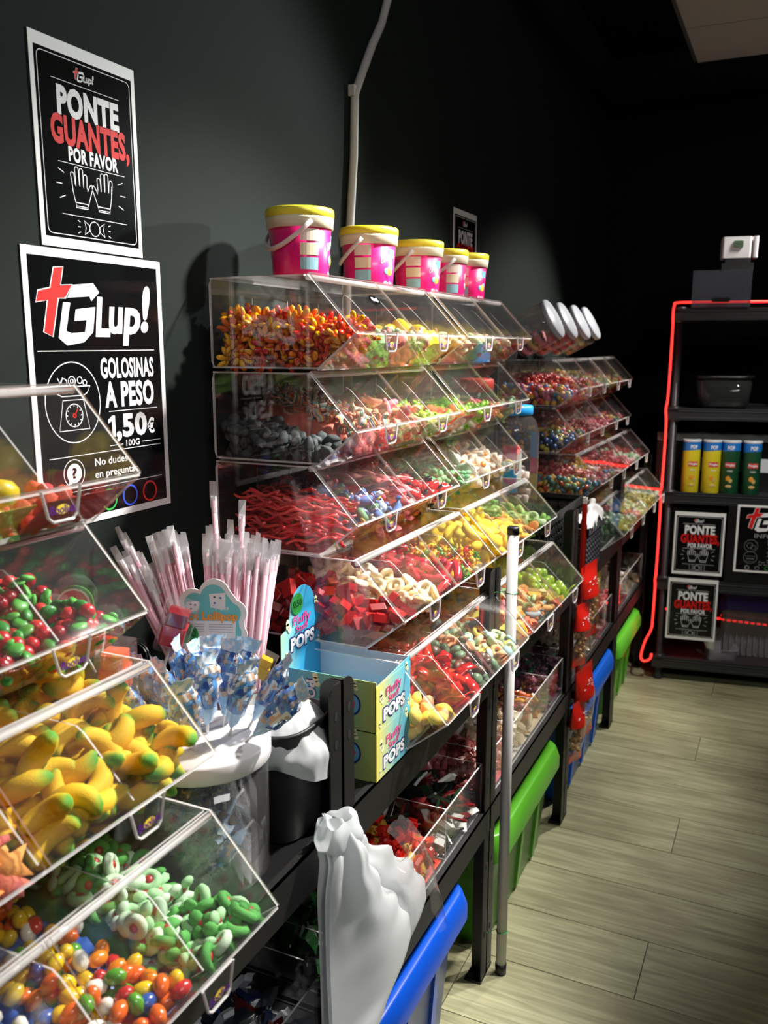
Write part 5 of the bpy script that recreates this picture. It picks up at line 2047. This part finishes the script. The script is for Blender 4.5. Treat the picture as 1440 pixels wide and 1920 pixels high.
mesh_crate('mesh_crate', .06, .36, 2.39, 2.88, .7985, 1.01, mesh_m, 'black slotted plastic crate between the tall and the far bins')
bkt = mesh_crate('mesh_basket', .372, .428, 2.64, 2.86, .7985, .945, P('basket_grey', (62, 62, 70), .5), 'narrow dark grey mesh basket with white tissues behind a rack post')


def tissue(u, v):
    return (.375 + .06 * u + .02 * noise.noise(Vector((u * 4, v * 4, 1))), 2.65 + .20 * v + .02 * noise.noise(Vector((u * 4, v * 4, 5))),
            .948 + .055 * math.sin(math.pi * u) * (.4 + .6 * v) + .03 * noise.noise(Vector((u * 5, v * 5, 9))))


tag(grid_mesh(tissue, 14, 18).build('tissue', P('tissue_white', (205, 203, 203), .8), None, True), 'crumpled white tissue paper on the narrow mesh basket', 'tissue')

# big clear jar with a printed band
jl_b, jl_p, jl_y = P('jar_blue', (40, 150, 225), .4), P('jar_pink', (214, 40, 100), .4), P('jar_yellow', (236, 222, 60), .4)
jar = empty('candy_jar', (.20, 2.56, 1.011))
MB().lathe([(0, 0), (.082, 0), (.086, .006), (.086, .235), (.075, .27), (.060, .285), (.060, .30)], 32).build('body', M['pet'], jar, True)
MB().lathe([(.062, .287), (.065, .288), (.065, .312), (.062, .315), (0, .315)], 28).build('lid', jl_b, jar, True)
m = MB()
for z0_, z1_, mi in ((.02, .10, 2), (.10, .15, 1), (.15, .23, 0)):
    curved(m, lambda z: .0865, z0_, z1_, 30, 62, mi)
for z0_, z1_, mi in ((.06, .13, 0), (.13, .20, 1)):
    curved(m, lambda z: .0865, z0_, z1_, -88, -60, mi)
curved(m, lambda z: .0867, .10, .19, -60, -50, 3)
m.build('label_band', [jl_b, jl_p, jl_y, M['print_white']], jar)
tag(jar, 'big clear marshmallow jar with blue lid and bright label', 'jar')
for i in range(34):
    a, rr_ = random.uniform(0, 6.28), .062 * math.sqrt(random.random())
    if i == 0:
        mm_ = MB().tube([(-.012, 0, 0), (-.008, 0, 0), (.008, 0, 0), (.012, 0, 0)], [.009, .011, .011, .009], 10).data('marshmallow', [cy('marshmallow', ['#e8d4c8', '#e0b8b0', '#ecdcd0'], sugar=True)], True)
    o = obj('marshmallow', mm_, None, (.20 + rr_ * math.cos(a), 2.56 + rr_ * math.sin(a), 1.03 + .14 * i / 34), (random.uniform(0, 3), random.uniform(0, 3), random.uniform(0, 3)))
    tag(o, 'soft pink marshmallow inside the big clear jar', 'marshmallow', 'marshmallows in the big jar')
jr = empty('candy_jar', (.125, 2.445, 1.3595))
jr.location.z = 1.011
MB().lathe([(0, 0), (.050, 0), (.054, .005), (.054, .33), (.045, .355), (.043, .37)], 28).build('body', M['pet'], jr, True)
MB().lathe([(.044, .36), (.052, .361), (.052, .395), (.048, .398), (0, .398)], 28).build('lid', P('lid_red', (214, 60, 46), .4), jr, True)
tag(jr, 'slim clear jar with a red lid standing behind the bins', 'jar')

# tilted jars on the far stack
jg = clear('jar_glass', (.9, .9, .91), .04)
jw = P('jar_lid_white', (176, 180, 188), .35)


def tilt_jar(y, colr, label):
    root = empty('tilted_jar', (.125, y, 1.556), (0, R(62), 0))
    MB().lathe([(0, -.065), (.066, -.065), (.074, -.055), (.076, .055), (.068, .072), (.062, .078)], 28).build('body', jg, root, True)
    MB().lathe([(.064, .072), (.071, .073), (.073, .078), (.073, .086), (.068, .092), (0, .094)], 28).build('lid', jw, root, True)
    m = MB()
    for i in range(3):
        pts = [(.062 * math.cos(R(a)) * (1 - .05 * i), .062 * math.sin(R(a)) * (1 - .05 * i), -.045 + .03 * i) for a in range(-75, 80, 15)]
        m.tube(pts, .010, 6, i)
    m.build('candy_rolls', colr, root, True)
    return tag(root, label, 'jar', 'tilted jars on the far bins')


ra, rbm, rc = P('roll_pink', (226, 130, 140), .5), P('roll_yellow', (232, 196, 110), .5), P('roll_red', (206, 40, 32), .4)
tilt_jar(3.02, [ra, rbm, ra], 'nearest tilted glass jar with pink and yellow candy rolls')
tilt_jar(3.22, [rc, ra, rc], 'second tilted glass jar with white lid on the far bins')
tilt_jar(3.44, [rc, rc, rc], 'third tilted glass jar, red candy inside, on the far bins')
tilt_jar(3.63, [rc, ra, rbm], 'farthest tilted glass jar with white lid on the far bins')

# ================================================================ RED SNACK BAG STRIP
redf = P('snack_red', (214, 36, 26), .25, coat=.6)
nut = cy('nuts', ['#c08a50', '#9a6a38', '#d8ac70'], .5, by='island')
clipst = empty('clip_strip', (.424, 2.612, 0))
MB().tube([(0, 0, 1.04), (0, 0, .30)], .008, 4, flat=.25).build('strip', redf, clipst)
MB().box(-.006, .006, -.002, .003, 1.03, 1.05).build('hook', M['white'], clipst)
tag(clipst, 'red hanging strip down the rack post holding snack bags', 'display strip')


def snack(z, y, rot, sc, label):
    root = empty('snack_bag', (.437, y, z), (R(rot), 0, R(-12)))
    m = MB()

    def bag(u, v):
        w = .048 * sc
        th = .020 * sc * math.sin(math.pi * min(1, max(0, (v - .08) / .84))) if .08 < v < .92 else 0
        s = math.sin(2 * math.pi * u)
        c = math.cos(2 * math.pi * u)
        k = 1 - .10 * math.sin(math.pi * v)
        return ((th + .001) * s * (1 + .2 * noise.noise(Vector((u * 8, v * 8, z)))), w * c * k, -.19 * sc * v + .004 * noise.noise(Vector((u * 5, v * 9, z + 3))))
    g = grid_mesh(bag, 16, 18, True)
    cen = []
    for f in g.f:
        vz = sum(g.v[i][2] for i in f) / 4 / (-.19 * sc)
        cen.append(0 if (vz < .40 or vz > .86) else 1)
    g.m = cen
    g.build('bag', [redf, M['film']], root, True)
    n = MB()
    for i in range(46):
        vv = random.uniform(.36, .84)
        n.ball((random.uniform(-.008, .008), random.uniform(-.034, .034) * sc, -.19 * sc * vv), (.008, .006, .006), 7, 5, 0, (random.random() * 3, random.random() * 3, 0))
    q = n.build('nuts', nut, root, True)
    q['kind'] = 'stuff'
    m = MB()
    for i in range(14):
        m.ball((.0135 * sc, random.uniform(-.028, .028) * sc, -.19 * sc * random.uniform(.17, .33)), (.0008, .006, .0012), 6, 4)
    m.build('bag_print', M['print_white'], root)
    return tag(root, label, 'snack bag', 'red nut bags on the strip')


snack(.835, 2.65, 4, 1.3, 'front red bag of nuts, upper of those on the hanging strip')
snack(.72, 2.60, -6, 1.05, 'red bag of nuts tucked behind the upper one on the strip')
snack(.50, 2.645, 5, 1.32, 'red bag of nuts, lowest on the hanging strip')
snack(.40, 2.60, -5, 1.05, 'brown-looking bag of nuts tucked behind the lowest red one')
cn = empty('snack_can', (.350, 3.10, .4478))
MB().lathe([(0, 0), (.036, 0), (.0375, .004), (.0375, .255), (.0365, .262)], 28).build('body', cy('can_orange', ['#e07a1c', '#e88a22', '#f2d23c', '#f4dc50'], .35, axis='Z', stops=[0, .7, .78, 1]), cn, True)
MB().lathe([(.038, .255), (.039, .258), (.039, .268), (.034, .270), (0, .268)], 28).build('lid', P('lid_grey', (196, 198, 204), .35), cn, True)
tag(cn, 'orange and yellow snack can standing behind the red bags', 'can')

# ================================================================ FAR SHELF WITH RED LIGHT TUBE
YAW = R(9)
shelf = empty('plastic_shelf', (.505, 3.965, 0), (0, 0, YAW))
sp = P('shelf_plastic', (38, 39, 41), .4, bmp=(120, .1))
W_, D_ = .98, .36
LV = [.105, .475, .868, 1.235, 1.655]
for x in (.0, W_):
    for y in (.0, D_):
        p_ = MB().lathe([(.0, .0), (.022, .0), (.024, .012), (.016, .03), (.016, 1.62), (0, 1.62)], 14).build('post', sp, shelf, True, loc=(x, y, 0))
for z in LV:
    m = MB()
    m.box(-.03, W_ + .03, -.03, D_ + .03, z - .012, z)
    m.build('shelf_tray', sp, shelf)
    for a in ((-.03, W_ + .03, -.03, -.02), (-.03, W_ + .03, D_ + .02, D_ + .03), (-.03, -.02, -.02, D_ + .02), (W_ + .02, W_ + .03, -.02, D_ + .02)):
        MB().box(a[0], a[1], a[2], a[3], z - .045, z + .006).build('tray_rim', sp, shelf)
    for x in (.0, W_):
        MB().lathe([(.016, z - .055), (.027, z - .052), (.027, z + .010), (.016, z + .014)], 14).build('collar', sp, shelf, True, loc=(x, 0, 0))
    m = MB().box(.02, W_ - .02, -.0325, -.0303, z - .036, z - .032).box(.02, W_ - .02, -.0325, -.0303, z - .008, z - .004)
    m.build('rim_groove', P('groove', (58, 60, 64), .4), shelf)
tag(shelf, 'black plastic shelf at the end of the aisle, edged in red light', 'shelf')

neon = bpy.data.materials.new('red_neon')
neon.use_nodes = True
nb = neon.node_tree.nodes['Principled BSDF']
nb.inputs['Base Color'].default_value = (.8, .05, .04, 1)
nb.inputs['Emission Color'].default_value = (1, .022, .018, 1)
nb.inputs['Emission Strength'].default_value = 2.8
nl = empty('light_tube', (.505, 3.965, 0), (0, 0, YAW))


def smooth_path(pts, k=6):
    out = []
    n = len(pts)
    P_ = [Vector(p) for p in pts]
    for i in range(n - 1):
        p0, p1, p2, p3_ = P_[max(i - 1, 0)], P_[i], P_[i + 1], P_[min(i + 2, n - 1)]
        for q in range(k):
            t_ = q / k
            out.append(.5 * ((2 * p1) + (-p0 + p2) * t_ + (2 * p0 - 5 * p1 + 4 * p2 - p3_) * t_ * t_ + (-p0 + 3 * p1 - 3 * p2 + p3_) * t_ ** 3))
    out.append(P_[-1])
    return out


path = [(-.034, -.040, .125), (-.040, -.044, .10), (-.066, -.045, .088), (-.080, -.045, .11), (-.066, -.042, .18), (-.042, -.040, .24), (-.038, -.040, .29), (-.036, -.040, .44), (-.038, -.043, .475), (-.035, -.041, .53), (-.034, -.041, .80), (-.038, -.044, .866), (-.033, -.041, .92), (-.031, -.041, 1.16),
        (-.036, -.044, 1.235), (-.030, -.041, 1.30), (-.028, -.041, 1.56), (-.030, -.041, 1.635), (-.026, -.041, 1.672), (-.005, -.040, 1.684), (.2, -.038, 1.684), (.6, -.038, 1.683), (W_, -.038, 1.684)]
MB().tube(smooth_path(path, 5), .0052, 8).build('vertical_run', neon, nl, True)
MB().tube([(.02, .26, .255), (.30, .25, .225), (.6, .24, .215), (.95, .24, .22)], .005, 8).build('lower_run', neon, nl, True)
tag(nl, 'glowing red light tube running up and across the black shelf', 'light tube')


def on_shelf(o, x, y, z, rz=0):
    c, s = math.cos(YAW), math.sin(YAW)
    o.location = (.505 + c * x - s * y, 3.965 + s * x + c * y, z)
    o.rotation_euler.z += YAW + rz
    return o


# chip cans
chip_blue = P('chip_blue', (30, 120, 205), .35)
chip_y, chip_g = P('chip_yellow', (216, 200, 40), .35), P('chip_green', (24, 72, 44), .35)
chip_red, chip_o, chip_t = P('chip_red', (206, 70, 74), .4), P('chip_orange', (226, 150, 40), .4), P('chip_tan', (206, 170, 100), .4)


def make_can(colr):
    root = empty('chip_can')
    rr_ = lambda z: .0375
    MB().lathe([(0, 0), (.036, 0), (.0375, .004), (.0375, .226), (.0365, .230)], 28).build('body', colr, root, True)
    MB().lathe([(.038, .224), (.039, .226), (.039, .233), (.036, .235), (0, .234)], 28).build('lid', P('can_lid', (210, 214, 218), .3), root, True)
    m = MB()
    n = 28
    vs, fs = [], []
    for i in range(n + 1):
        a = 2 * math.pi * i / n
        d = .175 + .016 * abs(math.cos(a / 2 + .4))
        vs += [(.0379 * math.cos(a), .0379 * math.sin(a), d), (.0379 * math.cos(a), .0379 * math.sin(a), .225)]
    for i in range(n):
        fs.append((2 * i, 2 * i + 2, 2 * i + 3, 2 * i + 1))
    m.add(vs, fs, 0)
    wrap_text(m, 'POP', rr_, .196, .016, -112, -68, 1, 0, .05, .0010)
    curved(m, rr_, .118, .140, -122, -58, 2, 8, .0008)
    wrap_text(m, 'Pringles', rr_, .125, .010, -118, -62, 1, 0, .03, .0013)
    wrap_text(m, 'ORIGINAL' if colr is chip_y else 'CHEESE', rr_, .100, .006, -108, -72, 1, 0, .02, .0012)
    for a, z, sx, sz, mi in ((-98, .070, .010, .012, 3), (-82, .060, .008, .010, 4), (-92, .036, .014, .007, 4)):
        q = R(a)
        m.ball((.0375 * math.cos(q), .0375 * math.sin(q), z), (.0014, sx, sz), 9, 5, mi, (0, 0, q))
    m.build('print', [chip_blue, M['print_white'], chip_red, chip_o, chip_t], root)
    return root


cans = [(.085, .03, chip_y, 12, 'leftmost yellow chip can with blue top on the black shelf'), (.170, .03, chip_y, 10, 'yellow chip can with blue top, second from the red light tube'), (.248, .032, chip_g, -6, 'dark green chip can next to the yellow ones'), (.333, .03, chip_g, 6, 'rightmost dark green chip can on the black shelf')]
cp = {}
for x, y, colr, rz, lab in cans:
    o = copy_tree(cp[colr.name]) if colr.name in cp else make_can(colr)
    cp.setdefault(colr.name, o)
    o.rotation_euler = (0, 0, 0)
    on_shelf(o, x, y, .8685, R(rz))
    tag(o, lab, 'can', 'chip cans')

# notices on the shelf
for x, z, lab in ((.030, .507, 'upper PONTE GUANTES notice on the front of the black shelf'), (.020, .205, 'lower PONTE GUANTES notice on the front of the black shelf')):
    o = copy_tree(pg)
    o.rotation_euler = (R(90), 0, 0)
    on_shelf(o, x, -.034, z)
    tag(o, lab, 'poster', 'glove notices')
pi = poster_info()
pi.rotation_euler = (R(90), 0, 0)
on_shelf(pi, .285, -.034, .535)
tag(pi, 'black Glup INFORMACION poster on the front of the black shelf', 'poster')
bd = MB().box(.25, .95, -.028, .0, .482, .822).build('backing_board', P('board_black', (16, 16, 18), .35))
on_shelf(bd, 0, 0, 0)
tag(bd, 'black board behind the INFORMACION poster', 'board')
bd2 = MB().box(.02, .235, .03, .30, .4755, .80).build('black_box', M['black_plastic'])
on_shelf(bd2, 0, 0, 0)
tag(bd2, 'black box on the shelf behind the upper glove notice', 'box')

# contents of the shelf
bx2 = empty('ribbed_bin')
m = MB()
gb = clear('bin_smoky', (.35, .36, .38), .25, (.55, .55, .57))
L0 = rrect(.27, .66, .10, .30, .03, 4)
L1 = rrect(.26, .67, .09, .31, .03, 4)
n = len(L0)
m.add([(x, y, .107) for x, y in L0] + [(x, y, .40) for x, y in L1], [tuple(range(n))[::-1]] + [(i, (i + 1) % n, n + (i + 1) % n, n + i) for i in range(n)])
m.build('body', gb, bx2)
for i in range(15):
    MB().box(.28 + i * .0255, .288 + i * .0255, .090, .0945, .12, .39).build('rib', gb, bx2)
on_shelf(bx2, 0, 0, 0)
tag(bx2, 'smoky ribbed plastic bin on the bottom of the black shelf', 'bin')


def purple_fn(u, v):
    pts = rrect(.245, .685, .068, .325, .05, 8)
    k = u * len(pts)
    i = int(k) % len(pts)
    x, y = pts[i]
    r_ = 1 + .03 * noise.noise(Vector((u * 20, v * 4, 1)))
    return (.465 + (x - .465) * r_, .2 + (y - .2) * (r_ + .02 * v), .43 - (.10 + .035 * noise.noise(Vector((u * 9, 0, 3)))) * v)


pbg = grid_mesh(purple_fn, 36, 8, True).build('bin_liner', plastic('liner_purple', (58, 48, 130), .3), None, True)
on_shelf(pbg, 0, 0, 0)
tag(pbg, 'purple bin liner folded over the ribbed bin', 'bin liner')
cb_ = empty('clear_box')
MB().lathe([(.0, .0), (.055, 0), (.060, .005), (.066, .055), (.070, .056), (.070, .060), (.064, .060), (.056, .006), (0, .004)], 32, sq=4).build('body', clear('box_clear', (.85, .85, .88), .16, (.7, .68, .75)), cb_, True)
MB().box(-.062, .062, .055, .060, .055, .125).build('open_lid', M['film'], cb_)
on_shelf(cb_, .268, .045, .1055, R(4))
tag(cb_, 'small clear plastic box with lid open at the shelf bottom', 'box')
wr_ = MB().lathe([(.0, 0), (.020, 0), (.021, .004), (.021, .30), (.018, .305), (0, .305)], 20).build('paper_roll', P('roll_paper', (176, 184, 160), .7), None, True)
on_shelf(wr_, .225, .10, .106)
tag(wr_, 'upright pale paper roll beside the ribbed bin', 'roll')
db = MB().box(-.10, .42, .11, .30, .8685, 1.085).box(.05, .40, .108, .11, .955, 1.015, 1).build('cardboard_case', [M['black_plastic'], P('case_label', (206, 212, 216), .5)])
db.location = (0, 0, 0)
on_shelf(db, .04, 0, 0)
tag(db, 'black case with white label strips behind the chip cans', 'case')


def gbag(u, v):
    return (-.06 + .47 * u, .085 + .20 * v, 1.0875 + .028 * math.sin(math.pi * v) * (1 + .5 * noise.noise(Vector((u * 8, v * 5, 2)))) + .006 * noise.noise(Vector((u * 16, v * 9, 4))))


gp = grid_mesh(gbag, 40, 10).build('folded_bag', P('bag_grey', (196, 204, 192), .5), None, True)
on_shelf(gp, 0, 0, .002)
tag(gp, 'flat pale grey bag lying on the black case', 'bag')
for x, w_, h_, z, lab in ((.20, .24, .13, 1.2415, 'smoky clear container on the shelf, left of its neighbour'), (.56, .22, .14, 1.2415, 'smoky clear container on the shelf, right of its neighbour')):
    o = empty('food_container')
    MB().lathe([(0, 0), (w_ * .42, 0), (w_ * .45, .006), (w_ * .5, h_), (w_ * .485, h_), (w_ * .43, .008), (0, .006)], 32, sq=4).build('body', clear('container_smoke', (.4, .42, .43), .05, (.4, .42, .42)), o, True)
    MB().lathe([(w_ * .5, h_ - .006), (w_ * .525, h_ - .005), (w_ * .525, h_ + .006), (0, h_ + .007)], 32, sq=4).build('lid', M['black_plastic'], o, True)
    on_shelf(o, x, .14, z)
    tag(o, lab, 'container', 'smoky containers')
bl2 = MB().lathe([(0, 0), (.03, 0), (.034, .004), (.034, .03), (0, .034)], 20).build('tape_roll', P('tape_blue', (30, 110, 190), .5), None, True)
on_shelf(bl2, .44, .10, 1.1225)
bl2.location.z = 1.088
tag(bl2, 'blue tape roll on the black case behind the green cans', 'tape roll')
# on top of the shelf
hb = empty('clear_crate')
hm_ = clear('crate_hazy', (.55, .6, .66), .25, (.28, .30, .36))
for nm, a in (('front_wall', (-.115, .115, -.10, -.096, .0, .15)), ('back_wall', (-.115, .115, .096, .10, 0, .15)), ('side_wall', (-.115, -.111, -.096, .096, 0, .15)), ('side_wall', (.111, .115, -.096, .096, 0, .15)), ('base', (-.111, .111, -.096, .096, 0, .004))):
    MB().box(*a).build(nm, hm_, hb)
MB().prism(rrect(-.036, .036, -.009, .009, .008), 0, .003).build('handle_slot', M['hole'], hb, loc=(0, -.1005, .03), rot=(R(90), 0, 0))
on_shelf(hb, .155, .05, 1.6625)
tag(hb, 'hazy clear crate with a dark handle slot on top of the shelf', 'crate')
wd = empty('wall_dispenser')
MB().box(-.062, .062, -.05, .05, 0, .03).box(-.05, .05, -.045, .045, .03, .05).build('dark_base', M['black_plastic'], wd)
MB().prism(rrect(-.064, .048, -.055, .055, .006), .05, .135).build('white_body', P('dispenser_white', (226, 224, 226), .4), wd)
MB().prism(rrect(.054, .074, -.055, .055, .006), .05, .135).build('white_body', P('dispenser_white_b', (226, 224, 226), .4), wd)
MB().prism(rrect(-.022, .016, -.014, .014, .005), 0, .002).build('window', P('window_green', (60, 84, 54), .3), wd, loc=(0, -.0553, .105), rot=(R(90), 0, 0))
on_shelf(wd, .215, .05, 1.8135)
tag(wd, 'white device with a small green window on top of the clear crate', 'device')
